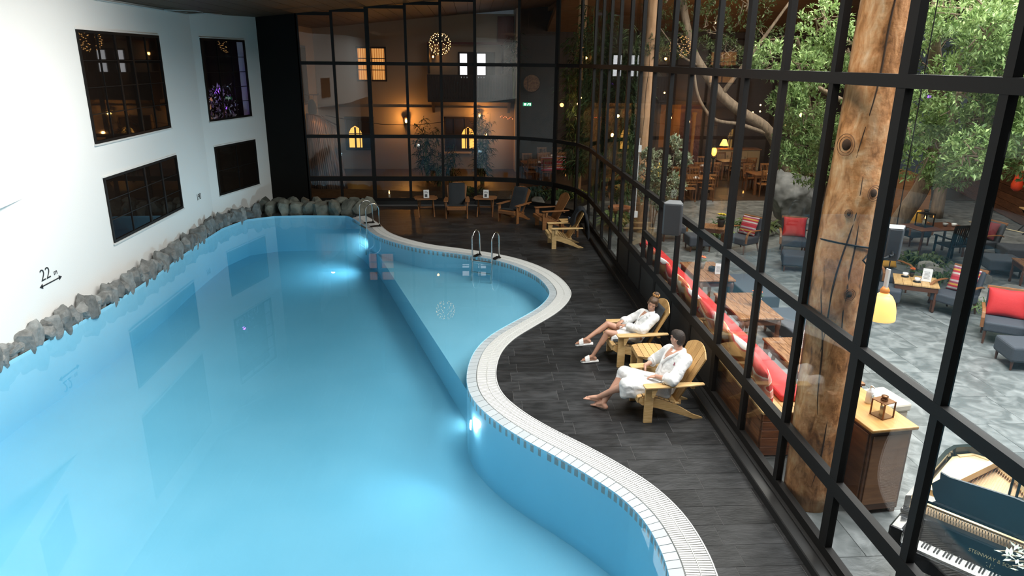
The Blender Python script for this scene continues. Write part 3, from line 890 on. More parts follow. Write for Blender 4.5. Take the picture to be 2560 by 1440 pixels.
# ------------------------------------------------------------------ people
def organic(name, prims, voxel, mtl, parent, it=6, fac=.5):
    mb = MB()
    for p in prims:
        if p[0] == 'c':
            _, a, b, r0, r1 = p
            mb.tube([a, b], [r0, r1], 14); mb.ball(a, r0, 14, 10); mb.ball(b, r1, 14, 10)
        elif p[0] == 'e':
            mb.ball(p[1], p[2], 18, 12, p[3] if len(p) > 3 else None)
        elif p[0] == 'h':          # convex hull of balls
            bm = bmesh.new()
            for c, r in p[1]:
                m_ = Matrix.Translation(Vector(c)); bmesh.ops.create_icosphere(bm, subdivisions=2, radius=r, matrix=m_)
            res = bmesh.ops.convex_hull(bm, input=bm.verts)
            bmesh.ops.delete(bm, geom=[v for v in bm.verts if not v.link_faces], context='VERTS')
            inner_ = [g for g in res.get('geom_interior', []) if isinstance(g, bmesh.types.BMVert) and g.is_valid]
            if inner_: bmesh.ops.delete(bm, geom=inner_, context='VERTS')
            bm.verts.index_update()
            mb.add([v.co[:] for v in bm.verts], [tuple(v.index for v in f.verts) for f in bm.faces]); bm.free()
    me = mb.mesh(name)
    o = bpy.data.objects.new('tmp', me); COL.objects.link(o)
    rm = o.modifiers.new('r', 'REMESH'); rm.mode = 'VOXEL'; rm.voxel_size = voxel
    sm = o.modifiers.new('s', 'SMOOTH'); sm.iterations = it; sm.factor = fac
    bpy.context.view_layer.update()
    me2 = bpy.data.meshes.new_from_object(o.evaluated_get(bpy.context.evaluated_depsgraph_get()))
    bpy.data.objects.remove(o)
    return link(name, me2, mtl, parent, smooth=True)

skin = mat('skin', (.62, .36, .26), .5, col2=(.56, .30, .21), nscale=8)
skin_w = mat('skin_tanned', (.50, .27, .18), .5, col2=(.44, .23, .15), nscale=8)
robe_m = mat('white_terry', (.80, .80, .79), .9, bump=.14, nscale=110, detail=3)
nt = robe_m.node_tree; bb = nt.nodes['Principled BSDF']
tcr = nt.nodes.new('ShaderNodeTexCoord'); nzr = nt.nodes.new('ShaderNodeTexNoise'); nzr.inputs['Scale'].default_value = 7; nzr.inputs['Detail'].default_value = 1.5; nzr.inputs['Distortion'].default_value = 1.2
bpr = nt.nodes.new('ShaderNodeBump'); bpr.inputs['Strength'].default_value = .55; bpr.inputs['Distance'].default_value = .035
old = bb.inputs['Normal'].links[0].from_socket
nt.links.new(tcr.outputs['Object'], nzr.inputs[0]); nt.links.new(nzr.outputs[0], bpr.inputs['Height']); nt.links.new(old, bpr.inputs['Normal']); nt.links.new(bpr.outputs[0], bb.inputs['Normal'])
hair_m = mat('dark_brown_hair', (.030, .020, .015), .6, bump=.5, nscale=90)
hair_w = mat('light_brown_hair', (.13, .075, .042), .55, bump=.5, nscale=70, col2=(.08, .045, .026))
eye_w = mat('eye', (.6, .58, .56), .2); lip_m = mat('lips', (.36, .12, .10), .5); teeth_m = mat('teeth', (.8, .78, .72), .3)
dark_eye = mat('pupil', (.02, .015, .012), .2)

def basis(face, up=(0, 0, 1)):
    f = Vector(face).normalized(); s = Vector(up).cross(f).normalized(); u = f.cross(s)
    return Matrix((f, s, u)).transposed()      # columns: forward, left, up
def head_prims(c, m, s=1.0):
    c = Vector(c)
    P = lambda x, y, z: c+m @ Vector((x*s, y*s, z*s))
    pr = [('e', P(-.012, 0, .025), (.098*s, .077*s, .098*s), m), ('e', P(.030, 0, -.035), (.066*s, .060*s, .085*s), m),
          ('e', P(.062, 0, -.088), (.026*s, .030*s, .024*s), m), ('c', P(.083, 0, .01), P(.106, 0, -.028), .008*s, .014*s),
          ('e', P(.080, 0, -.066), (.016*s, .028*s, .012*s), m), ('e', P(.078, 0, .028), (.014*s, .055*s, .012*s), m),
          ('e', P(.055, .040, -.025), (.03*s, .022*s, .025*s), m), ('e', P(.055, -.040, -.025), (.03*s, .022*s, .025*s), m)]
    for q in (1, -1):
        pr += [('e', P(-.010, q*.077, -.012), (.016*s, .010*s, .029*s), m)]
    return pr
def face_parts(c, m, s, parent, smile):
    c = Vector(c); P = lambda x, y, z: c+m @ Vector((x*s, y*s, z*s))
    for q in (1, -1):
        MB().ball(P(.077, q*.033, .003), (.009*s, .011*s, .0038*s), 10, 8, m).build('eye', eye_w, parent, smooth=True)
        MB().ball(P(.084, q*.033, .003), (.005*s, .006*s, .0040*s), 8, 6, m).build('pupil', dark_eye, parent, smooth=True)
        MB().ball(P(.080, q*.034, .027), (.006*s, .020*s, .0035*s), 10, 6, m).build('eyebrow', hair_m, parent, smooth=True)
    if smile:
        yy = np.linspace(-.032, .032, 9)
        up_ = [P(.092-9*y*y, y, -.066+7*y*y) for y in yy]; lo_ = [P(.092-9*y*y, y, -.079+18*y*y) for y in yy]
        MB().tube(up_, [.002*s+.0022*s*math.sin(math.pi*i/8) for i in range(9)], 6).build('lips', lip_m, parent, smooth=True)
        MB().tube(lo_, [.002*s+.003*s*math.sin(math.pi*i/8) for i in range(9)], 6).build('lips', lip_m, parent, smooth=True)
        MB().ball(P(.0875, 0, -.069), (.007*s, .024*s, .0075*s), 12, 6, m).build('teeth', teeth_m, parent, smooth=True)
    else:
        MB().tube([P(.086, .024, -.066), P(.096, 0, -.064), P(.086, -.024, -.066)], .005*s, 6).build('lips', lip_m, parent, smooth=True)
def hand_prims(wr, d, n, thumb, s=1.0, curl=.5):
    # wr wrist, d direction of fingers, n palm normal (palm faces n), thumb +1/-1 side
    wr = Vector(wr); d = Vector(d).normalized(); n = Vector(n); n = (n-d*n.dot(d)).normalized(); sd = d.cross(n)*thumb
    m = Matrix((d, sd, n)).transposed()
    pr = [('e', wr+d*.045*s, (.05*s, .040*s, .017*s), m), ('c', wr, wr+d*.03*s, .024*s, .022*s)]
    for k, (o, L) in enumerate(((.030, .072), (.010, .080), (-.010, .075), (-.029, .058))):
        b = wr+d*.082*s+sd*o*s
        pr.append(('c', wr+d*.04*s+sd*o*.7*s, b, .011*s, .0095*s))
        q = (d+n*curl*.7).normalized(); c1 = b+q*L*.5*s
        q2 = (d+n*curl*2.2).normalized(); c2 = c1+q2*L*.5*s
        pr += [('c', b, c1, .0095*s, .0085*s), ('c', c1, c2, .0085*s, .007*s)]
    t0 = wr+d*.02*s+sd*.025*s; t1 = t0+(d*.6+sd*.7+n*.3).normalized()*.045*s; t2 = t1+(d*.9+sd*.2+n*.4).normalized()*.032*s
    pr += [('c', t0, t1, .014*s, .011*s), ('c', t1, t2, .011*s, .008*s)]
    return pr
def foot_prims(ank, toe, up=(0, 0, 1), s=1.0):
    ank = Vector(ank); toe = Vector(toe); d = (toe-ank); d.normalize(); u = Vector(up); sd = d.cross(u).normalized(); u = sd.cross(d)
    heel = ank-d*.045*s-u*.045*s
    ball_ = ank+d*.13*s-u*.052*s
    m = Matrix((d, sd, u)).transposed()
    pr = [('c', ank, heel, .036*s, .034*s), ('c', heel, ball_, .030*s, .030*s), ('c', ank+u*.0, ball_+u*.01, .036*s, .028*s), ('e', ball_, (.035*s, .044*s, .022*s), m)]
    for k in range(5):
        o = (-.034+.017*k)*s; L = (.055-.006*k)*s
        pr.append(('c', ball_+sd*o+d*.01, ball_+sd*o+d*(L+.012)-u*.006, .0115*s if k else .014*s, .0095*s if k else .012*s))
    return pr
def on_surface(o, frm, dr):
    from mathutils.bvhtree import BVHTree
    bvh = BVHTree.FromPolygons([v.co for v in o.data.vertices], [p.vertices[:] for p in o.data.polygons])
    h = bvh.ray_cast(Vector(frm), Vector(dr).normalized())
    return h[0], h[1]
def drape(robe, yz, off_=.0):
    pts = []
    for y, z in yz:
        p, n = on_surface(robe, (-.6, y, z), (1, 0, 0))
        if p is not None: pts.append(p+n*off_)
    return pts
def lapels(robe, a, b, parent, r=.020):
    for yz in (a, b):
        P_ = drape(robe, [(np.interp(t, range(len(yz)), [q[0] for q in yz]), np.interp(t, range(len(yz)), [q[1] for q in yz])) for t in np.linspace(0, len(yz)-1, 12)], .004)
        if len(P_) > 2: MB().tube(P_, [r*(.7+.5*math.sin(math.pi*min(1, i/len(P_)+.1))) for i in range(len(P_))], 8).build('collar', robe_m, robe, smooth=True)
    # bare chest between the lapels
    vs = []; rows = 8; fs = []
    n_ = len(a)
    for i in range(rows):
        t = i/(rows-1)*2.0
        ya, za = np.interp(t, range(n_), [q[0] for q in a]), np.interp(t, range(n_), [q[1] for q in a])
        yb, zb = np.interp(t, range(n_), [q[0] for q in b]), np.interp(t, range(n_), [q[1] for q in b])
        for k in range(5):
            y = ya+(yb-ya)*k/4; z = za+(zb-za)*k/4; p, n = on_surface(robe, (-.6, y, z), (1, 0, 0)); vs.append((p+n*.006) if p is not None else Vector((.5, y, z)))
    for i in range(rows-1):
        for k in range(4): q = i*5+k; fs.append((q, q+1, q+6, q+5))
    return MB().add(vs, fs)
def cuff(robe, c, d, r, parent):
    c = Vector(c); m = Vector(d).normalized().to_track_quat('Z', 'Y').to_matrix()
    MB().tube([c+m @ Vector((r*math.cos(q), r*math.sin(q), .004*math.sin(3*q))) for q in np.linspace(0, 6.2832, 24)], .011, 6).build('cuff', robe_m, robe, smooth=True)
emblem_m = mat('robe_emblem', (.42, .16, .20), .8)
def emblem(robe, frm, dr, parent, size):
    p, n = on_surface(robe, frm, dr)
    if p is None: return
    m = n.to_track_quat('Z', 'Y').to_matrix()
    mb = MB()
    for a in range(3):
        q = R(90+120*a); mb.ball(p+m @ Vector((math.cos(q)*size*.45, math.sin(q)*size*.45, 0)), (size*.5, size*.3, .006), 10, 6, m @ Euler((0, 0, q)).to_matrix())
    mb.build('emblem', emblem_m, robe)

# --- the man: barefoot, robe to the knee, head turned to the woman
pm = thing('person', 'man in white bathrobe sitting barefoot in the nearest pine chair, head turned away', 'person', (2.35, 8.78, 0))
hip = [Vector((.22, .10, .40)), Vector((.22, -.10, .40))]
kR, kL = Vector((-.24, .15, .53)), Vector((-.27, -.15, .49))
aR, aL = Vector((-.52, .06, .10)), Vector((-.58, .14, .16))
shR, shL = Vector((.40, .20, .85)), Vector((.53, -.17, .86))
elR, elL = Vector((.27, .335, .645)), Vector((.33, -.34, .63))
wrR, wrL = Vector((.085, .215, .615)), Vector((.15, -.14, .605))
nb, hc = Vector((.49, .02, .90)), Vector((.46, .04, 1.085))
hm = basis((-.55, .83, -.08))
body = [('c', hip[0], kR, .085, .058), ('c', kR, aR+Vector((0, 0, .01)), .056, .036), ('c', hip[1], kL, .085, .058), ('c', kL, aL, .056, .036),
        ('e', (.28, 0, .42), (.14, .17, .13)), ('c', (.30, 0, .48), (.42, .02, .70), .125, .13), ('c', shR, shL, .075, .075), ('e', (.44, .02, .75), (.11, .17, .15)),
        ('c', shR, elR, .052, .042), ('c', elR, wrR, .041, .028), ('c', shL, elL, .052, .042), ('c', elL, wrL, .041, .028),
        ('c', nb-Vector((0, 0, .03)), hc+Vector((.005, 0, -.05)), .062, .056)]
e_ = Vector((-.15, -.0, -.06))
body += [('c', kR, kR+(aR-kR)*.35+Vector((.02, 0, 0)), .05, .056), ('c', kL, kL+(aL-kL)*.35+Vector((.02, 0, 0)), .05, .056)]
body += head_prims(hc, hm, 1.03)
body += hand_prims(wrR, (-.10, -.35, -1), (.6, -.3, 0), 1, 1.0, .45)
body += hand_prims(wrL, (-.85, .35, -.25), (0, 0, -1), -1, 1.0, .5)
body += foot_prims(aR, aR+Vector((-.20, .22, -.03))) + foot_prims(aL, aL+Vector((-.24, .10, .02)), (-.1, 0, 1))
organic('body', body, .0065, skin, pm, 4)
face_parts(hc, hm, 1.03, pm, False)
# short hair
P = lambda x, y, z: hc+hm @ Vector((x, y, z))
hp = [('e', P(-.018, 0, .036), (.098, .0815, .094), hm), ('e', P(-.052, 0, -.018), (.058, .066, .075), hm), ('e', P(.02, 0, .070), (.076, .068, .056), hm), ('e', P(-.07, 0, .015), (.046, .064, .07), hm)]
organic('hair', hp, .008, hair_m, pm, 3)
rb = [('h', [((.30, 0, .40), .18), ((.46, .02, .78), .17)]), ('h', [(shR, .088), (shL, .092), ((.43, .02, .62), .15)]),
      ('c', shR, elR+Vector((-.01, -.01, .01)), .085, .078), ('c', elR+Vector((-.005, -.01, .02)), elR+(wrR-elR)*.30+Vector((0, 0, .01)), .078, .070),
      ('c', shL, elL, .090, .085), ('c', elL, elL+(wrL-elL)*.30, .085, .082),
      ('h', [(hip[0], .125), (kR+Vector((-.0, 0, .005)), .092)]), ('h', [(hip[1], .125), (kL+Vector((.0, 0, .005)), .092)]),
      ('h', [((.2, 0, .40), .12), ((-.16, .08, .47), .07), ((-.16, -.10, .44), .07)]),
      ('h', [(kR+Vector((.0, .0, 0)), .085), (kR+Vector((-.065, -.01, -.10)), .050), (hip[0]+Vector((-.2, 0, 0)), .09)]),
      ('h', [(kL+Vector((.0, .0, 0)), .085), (kL+Vector((-.03, -.03, -.15)), .050), (kL+Vector((.14, -.03, -.13)), .06)]),
      ('h', [((.05, -.17, .40), .05), ((.30, -.22, .36), .06), ((.30, -.20, .50), .06), (kL+Vector((.12, -.03, -.1)), .05)]),
      ('h', [(nb+Vector((.03, .07, -.01)), .045), (nb+Vector((.05, -.05, 0)), .05), (nb+Vector((.07, .02, 0)), .045)])]
robe = organic('bathrobe', rb, .011, robe_m, pm, 6)
ds = robe.modifiers.new('folds', 'DISPLACE')
tx = bpy.data.textures.new('folds', 'CLOUDS'); tx.noise_scale = .12; tx.noise_depth = 2
ds.texture = tx; ds.strength = .028; ds.mid_level = .5
bpy.context.view_layer.update()
lapels(robe, [(.085, .945), (.07, .87), (.035, .79), (-.02, .68), (-.06, .57)], [(-.095, .945), (-.075, .87), (-.03, .79), (.02, .69), (.05, .59)], pm).build('chest', skin, pm, smooth=True)
cuff(robe, elR+(wrR-elR)*.42, wrR-elR, .066, pm); cuff(robe, elL+(wrL-elL)*.42, wrL-elL, .078, pm)
MB().tube([Vector((.02, -.02, .565)), Vector((.10, -.10, .58)), Vector((.22, -.18, .56)), Vector((.36, -.22, .52))], .018, 8).build('belt', robe_m, robe, smooth=True)
emblem(robe, (.1, -.35, .95), (.33, .24, -.20), pm, .036)

# --- the woman: legs crossed, white slides, bun with a scrunchie
pw = thing('person', 'smiling woman in white bathrobe and white slides, legs crossed in the farther pine chair', 'person', (2.35, 10.61, 0))
hip = [Vector((.27, .10, .41)), Vector((.27, -.09, .41))]
kR, kL = Vector((-.15, .05, .60)), Vector((-.17, -.09, .505))
aR, aL = Vector((-.50, -.06, .385)), Vector((-.40, -.12, .105))
shR, shL = Vector((.46, .19, .735)), Vector((.58, -.15, .775))
elR, elL = Vector((.27, .26, .60)), Vector((.36, -.26, .605))
wrR, wrL = Vector((.10, .09, .635)), Vector((.13, -.06, .615))
nb, hc = Vector((.55, .03, .81)), Vector((.575, .03, .955))
hm = basis((-.42, -.88, -.16), (.38, .10, 1))
body = [('c', hip[0], kR, .082, .052), ('c', kR, aR, .050, .032), ('c', hip[1], kL, .082, .054), ('c', kL, aL, .050, .032),
        ('c', kR+(aR-kR)*.15+Vector((.0, 0, -.012)), kR+(aR-kR)*.45+Vector((.0, 0, -.014)), .046, .044), ('c', kL+(aL-kL)*.15+Vector((.014, 0, 0)), kL+(aL-kL)*.45+Vector((.014, 0, 0)), .046, .044),
        ('e', (.33, 0, .42), (.14, .17, .12)), ('c', (.36, 0, .48), (.48, .02, .66), .105, .115), ('c', shR, shL, .062, .062), ('e', (.53, .02, .66), (.07, .13, .10)),
        ('c', shR, elR, .043, .035), ('c', elR, wrR, .034, .024), ('c', shL, elL, .043, .035), ('c', elL, wrL, .034, .024),
        ('c', nb-Vector((0, 0, .03)), hc+Vector((.005, .01, -.05)), .050, .045)]
body += head_prims(hc, hm, .97)
body += hand_prims(wrR, (-.75, -.62, -.25), (0, -.1, -1), -1, .92, .35)
body += hand_prims(wrL, (-.9, .42, -.05), (0, .1, -1), 1, .92, .35)
body += foot_prims(aR, aR+Vector((-.24, .03, -.03)), (.1, 0, 1), .93) + foot_prims(aL, aL+Vector((-.24, -.0, -.012)), (0, 0, 1), .93)
organic('body', body, .0065, skin_w, pw, 4)
face_parts(hc, hm, .97, pw, True)
P = lambda x, y, z: hc+hm @ Vector((x, y, z))
hp = [('e', P(-.020, 0, .036), (.099, .0825, .098), hm), ('e', P(-.055, 0, -.015), (.056, .068, .075), hm), ('e', P(.022, 0, .076), (.068, .065, .046), hm), ('e', P(.0, .066, .012), (.045, .014, .045), hm), ('e', P(.0, -.066, .012), (.045, .014, .045), hm)]
hw_ = organic('hair', hp, .007, hair_w, pw, 3)
bun = organic('hair_bun', [('e', P(-.065, 0, .155), (.045, .048, .040), hm), ('c', P(-.05, 0, .11), P(-.06, 0, .14), .03, .034)], .006, hair_w, hw_, 2)
sc_m = mat('golden_scrunchie', (.62, .33, .10), .7, col2=(.20, .08, .03), nscale=45)
mb = MB()
for i in range(14):
    q = 2*math.pi*i/14; mb.ball(P(-.062+.045*math.cos(q), .048*math.sin(q), .138+.010*(i % 2)), (.017, .017, .02), 8, 6)
mb.build('scrunchie', sc_m, hw_, smooth=True)
rb = [('h', [((.36, 0, .41), .165), ((.52, .02, .66), .14)]), ('h', [(shR, .078), (shL, .080), ((.46, .02, .56), .14), ((.46, .02, .68), .10)]),
      ('c', shR, elR, .078, .072), ('c', elR, elR+(wrR-elR)*.72, .070, .062), ('c', shL, elL, .080, .076), ('c', elL, elL+(wrL-elL)*.78, .074, .062),
      ('h', [(hip[0], .12), ((.08, .07, .49), .085)]), ('h', [(hip[1], .12), ((.04, -.08, .47), .085)]),
      ('h', [((.2, -.10, .42), .10), ((-.05, -.11, .44), .06), ((-.09, -.13, .385), .035), ((.06, -.16, .40), .05)]),
      ('h', [(nb+Vector((.02, .06, -.02)), .040), (nb+Vector((.03, -.05, -.01)), .042), (nb+Vector((.05, .02, -.01)), .04)])]
robe = organic('bathrobe', rb, .010, robe_m, pw, 6)
ds = robe.modifiers.new('folds', 'DISPLACE'); ds.texture = tx; ds.strength = .032; ds.mid_level = .5
lapels(robe, [(.085, .815), (.065, .77), (.035, .71), (-.01, .63), (-.04, .56)], [(-.045, .815), (-.04, .77), (-.01, .71), (.03, .64), (.06, .58)], pw, .017).build('chest', skin_w, pw, smooth=True)
cuff(robe, elR+(wrR-elR)*.78, wrR-elR, .056, pw); cuff(robe, elL+(wrL-elL)*.84, wrL-elL, .056, pw)
emblem(robe, (.15, -.30, .80), (.33, .22, -.16), pw, .034)
slide_m = mat('white_slide', (.82, .82, .80), .5)
def slide(ank, toe, up):
    ank = Vector(ank); d = (Vector(toe)-ank).normalized(); u = Vector(up); sd = d.cross(u).normalized(); u = sd.cross(d)
    m = Matrix((d, sd, u)).transposed(); base = ank-u*.083
    t = [(-.10, -.032), (-.085, -.042), (0, -.040), (.10, -.050), (.16, -.048), (.19, -.025), (.195, .0), (.19, .028), (.16, .048), (.10, .050), (0, .040), (-.085, .042), (-.10, .032)]
    k = MB().prism(t, -.012, .012); s = MB().add([base+m @ Vector(v) for v in k.v], k.f); s.build('slide_sole', slide_m, pw, bevel=.004)
    st = MB(); vs = []; fs = []
    for i in range(9):
        q = math.pi*i/8
        for x in (.055, .125):
            for rr in (1, 1.12):
                vs.append(base+m @ Vector((x, -math.cos(q)*.052*rr, -.002+math.sin(q)*(.100-(x-.055)*.42)*rr)))
    for i in range(8):
        a = 4*i; fs += [(a, a+2, a+6, a+4), (a+1, a+5, a+7, a+3), (a, a+4, a+5, a+1), (a+2, a+3, a+7, a+6)]
    st.add(vs, fs).build('slide_strap', slide_m, pw, smooth=False)
slide(aR, aR+Vector((-.24, .03, -.03)), (.1, 0, 1)); slide(aL, aL+Vector((-.24, 0, -.012)), (0, 0, 1))
# ------------------------------------------------------------------ lounge beyond the right glass wall
logw = mat('debarked_log', (.5, .3, .1), .5, spec=.4, bump=.6, nscale=9, bscale=11)
def log_colour(m):
    nt = m.node_tree; b = nt.nodes['Principled BSDF']
    tc = nt.nodes.new('ShaderNodeTexCoord')
    def noise(sc_, st, det, dist):
        mp = nt.nodes.new('ShaderNodeMapping'); mp.inputs['Scale'].default_value = st; nt.links.new(tc.outputs['Object'], mp.inputs[0])
        n = nt.nodes.new('ShaderNodeTexNoise'); n.inputs['Scale'].default_value = sc_; n.inputs['Detail'].default_value = det; n.inputs['Distortion'].default_value = dist; n.inputs['Roughness'].default_value = .65
        nt.links.new(mp.outputs[0], n.inputs['Vector']); return n.outputs[0]
    A = noise(2.2, (1, 1, .7), 4, .4); B = noise(9, (1.2, 1.2, .45), 12, .8)
    ad = nt.nodes.new('ShaderNodeMath'); ad.operation = 'ADD'; nt.links.new(A, ad.inputs[0]); nt.links.new(B, ad.inputs[1])
    hv = nt.nodes.new('ShaderNodeMath'); hv.operation = 'MULTIPLY'; hv.inputs[1].default_value = .5; nt.links.new(ad.outputs[0], hv.inputs[0])
    cr = nt.nodes.new('ShaderNodeValToRGB'); el = cr.color_ramp.elements
    el[0].position = .36; el[0].color = (.10, .042, .016, 1); el[1].position = .66; el[1].color = (.80, .54, .34, 1)
    for p, c in ((.44, (.36, .15, .05)), (.50, (.56, .25, .095)), (.57, (.68, .37, .175))):
        e = el.new(p); e.color = (*c, 1)
    nt.links.new(hv.outputs[0], cr.inputs[0]); nt.links.new(cr.outputs[0], b.inputs['Base Color'])
log_colour(logw)
logp = mat('pale_log', (.62, .36, .19), .6, col2=(.36, .19, .09), nscale=4, stretch=(2, 2, .35), bump=.3, bscale=10)
def log_column(loc, h, r0, r1, label, mtl, seed=0, knots=(), cracks=()):
    t = thing('log_column', label, 'column', loc)
    mb = MB(); n = 28; k = 44; vs = []; fs = []
    def rad(a, z):
        q = r0+(r1-r0)*z/h
        q *= 1+.06*mnoise.noise(Vector((math.cos(a)*1.2, math.sin(a)*1.2, z*.9+seed)))+.02*mnoise.noise(Vector((math.cos(a)*4, math.sin(a)*4, z*3+seed)))
        q *= 1+.13*math.exp(-((z-3.0)/.9)**2) if len(knots) else 1
        for ka, kz, kr in knots:
            da = math.atan2(math.sin(a-ka), math.cos(a-ka)); e = (da*r0/kr)**2+((z-kz)/kr)**2
            q += .05*math.exp(-e)
        for ca, cz0, cz1, sl in cracks:
            if cz0 < z < cz1:
                da = math.atan2(math.sin(a-ca-sl*(z-cz0)), math.cos(a-ca-sl*(z-cz0)))
        return q
    for i in range(k+1):
        z = h*i/k; ox = .02*math.sin(z*.8+seed)
        for j in range(n):
            a = 2*math.pi*j/n; q = rad(a, z); vs.append((ox+q*math.cos(a), q*math.sin(a), z))
    for i in range(k):
        for j in range(n): fs.append((i*n+j, i*n+(j+1) % n, (i+1)*n+(j+1) % n, (i+1)*n+j))
    fs.append(tuple(reversed(range(n)))); fs.append(tuple(k*n+j for j in range(n)))
    mb.add(vs, fs).build('trunk', mtl, t, smooth=True)
    dk = mat('log_crack', (.045, .02, .008), .9)
    for ca, z0, z1, sl in cracks:
        P = []; W = []
        for z in np.linspace(z0, z1, 26):
            a = ca+sl*(z-z0)+.06*math.sin(z*5+ca); q = rad(a, z)-.004
            P.append((.02*math.sin(z*.8+seed)+q*math.cos(a), q*math.sin(a), z)); s = (z-z0)/(z1-z0); W.append(.0085*math.sin(math.pi*min(.98, max(.02, s)))+.002)
        MB().tube(P, W, 6).build('crack', dk, t)
    for ka, kz, kr in knots:
        q = rad(ka, kz)-.012; c = Vector((q*math.cos(ka), q*math.sin(ka), kz)); m = Vector((math.cos(ka), math.sin(ka), 0)).to_track_quat('Z', 'Y').to_matrix()
        MB().ball(c, (kr*.30, kr*.36, .024), 14, 6, m).build('knot', dk, t, smooth=True)
        for f in (.5, .68): MB().tube([c+m @ Vector((kr*f*.85*math.cos(u), kr*f*math.sin(u), .012)) for u in np.linspace(0, 6.283, 22)], .0035, 5).build('knot_ring', mat('knot_ring', (.16, .065, .025), .8), t)
    return t
toc = math.atan2(-6.6, -3.8)
log_column((3.74, 6.62, 0), 8.6, .250, .200, 'thick debarked log column standing just behind the right glass wall', logw, 3,
           knots=((toc-.50, 3.98, .15), (toc+.35, 2.55, .09), (toc+.60, 3.55, .11), (toc-.05, 3.35, .06)), cracks=((toc-.05, 3.8, 6.2, .28), (toc+.45, 1.9, 3.5, -.10), (toc-.35, 1.7, 3.75, .30), (toc+.2, .3, 1.2, .35), (toc+.1, -.0+1.1, 2.6, -.42)))
cab = thing('cable', 'dark cable tied around the thick log column', 'cable', (3.74, 6.62, 3.0))
MB().tube([(.272*math.cos(a), .272*math.sin(a), -.05*math.sin(a*1.0+1)) for a in np.linspace(toc-1.6, toc+1.2, 22)]+[(.02, -.31, -.10), (.12, -.33, -.2)], .010, 6).build('loop', black, cab, smooth=True)
log_column((4.86, 19.75, 0), 8.8, .20, .185, 'slim pale log column deeper in the garden near the palms', logp, 9, cracks=((-2.2, 2.2, 5.5, .1),))
log_column((3.95, 26.3, 0), 7.2, .16, .15, 'pale log column at the left among the dark palms', logp, 14)

table_w = mat('rustic_table_top', (.34, .17, .075), .38, col2=(.15, .062, .026), nscale=6, stretch=(8, 1.2, 3), ncon=(.35, .65), rand=.15)
table_d = mat('dark_table_frame', (.10, .036, .016), .4)
def rustic_table(label, loc, wx, wy, h=.76, rotz=0, boards=5):
    t = thing('wooden_table', label, 'table', loc, rotz)
    for i in range(boards):
        a = -wx/2+wx*i/boards
        MB().box(a+.002, a+wx/boards-.002, -wy/2, wy/2, h-.035, h).build('top_board', table_w, t, bevel=.004)
    for s in (-1, 1):
        MB().box(-wx/2+.03, wx/2-.03, s*(wy/2-.05)-.012, s*(wy/2-.05)+.012, h-.14, h-.035).build('apron', table_d, t)
        MB().box(s*(wx/2-.05)-.012, s*(wx/2-.05)+.012, -wy/2+.05, wy/2-.05, h-.14, h-.035).build('apron', table_d, t)
        for q in (-1, 1):
            MB().lathe([(.028, 0), (.035, .03), (.026, .08), (.042, .2), (.03, .32), (.045, h*.6), (.032, h*.7), (.045, h*.75), (.045, h-.035)], 12, (s*(wx/2-.06), q*(wy/2-.06), 0)).build('leg', table_d, t, smooth=True)
    return t
rustic_table('rustic brown table with menu and flower, nearest beside the red bench', (4.72, 8.80, 0), .72, 1.62)
rustic_table('rustic brown table with a pot of orange flowers, middle one beside the red bench', (4.69, 11.09, 0), .72, 1.33)
rustic_table('rustic brown table with black candle holder, farthest one beside the red bench', (4.66, 13.15, 0), .72, 1.30)

# bench along the glass: plank box, red mats, printed pillows
bench_m = mat('bench_plank', (.36, .13, .045), .5, col2=(.22, .075, .026), nscale=4, stretch=(1, 1, 9), rand=.14)
bench_t = mat('bench_top', (.66, .42, .18), .5, col2=(.50, .29, .11), nscale=4, stretch=(7, 1, 1), rand=.08)
bn = thing('plank_bench', 'long bench of reddish brown planks running along the foot of the glass', 'bench', (3.86, 11, 0))
for i, (z0, z1) in enumerate(((.02, .14), (.145, .265), (.27, .37), (.375, .49), (.495, .60))):
    MB().box(3.56, 4.12, 7.52, 7.55, z0, z1).build('plank', bench_m, bn, world=True, bevel=.004)
    MB().box(3.54, 3.565, 7.55, 14.9, z0, z1).build('plank', bench_m, bn, world=True, bevel=.004)
    MB().box(4.11, 4.135, 7.55, 14.9, z0, z1).build('plank', bench_m, bn, world=True, bevel=.004)
for i in range(4): MB().box(3.535+.152*i, 3.535+.152*i+.148, 7.50, 14.92, .60, .63).build('top_board', bench_t, bn, world=True, bevel=.004)
red_m = mat('red_fabric', (.56, .025, .025), .75, bump=.25, nscale=9)
def printed(name, base, c2, c3, scale):
    m = mat(name, base, .75)
    nt = m.node_tree; b = nt.nodes['Principled BSDF']
    tc = nt.nodes.new('ShaderNodeTexCoord'); wv = nt.nodes.new('ShaderNodeTexWave'); wv.wave_type = 'RINGS'
    wv.inputs['Scale'].default_value = scale; wv.inputs['Distortion'].default_value = 5; wv.inputs['Detail'].default_value = 1; wv.inputs['Detail Scale'].default_value = 1.4
    cr = nt.nodes.new('ShaderNodeValToRGB'); cr.color_ramp.interpolation = 'CONSTANT'
    el = cr.color_ramp.elements; el[0].color = (*base, 1); el[0].position = 0; el[1].color = (*c2, 1); el[1].position = .42
    e3 = el.new(.68); e3.color = (*c3, 1)
    nt.links.new(tc.outputs['Object'], wv.inputs[0]); nt.links.new(wv.outputs[0], cr.inputs[0]); nt.links.new(cr.outputs[0], b.inputs['Base Color'])
    return m
prints = [printed('printed_fabric_pink', (.55, .04, .04), (.80, .66, .58), (.78, .30, .25), 1.6), printed('printed_fabric_ochre', (.80, .64, .48), (.70, .30, .08), (.45, .10, .05), 2.0), printed('printed_fabric_white', (.78, .72, .70), (.62, .10, .09), (.72, .34, .12), 1.3)]
stripe_m = mat('striped_fabric', (.5, .03, .04), .8)
nt = stripe_m.node_tree; b_ = nt.nodes['Principled BSDF']
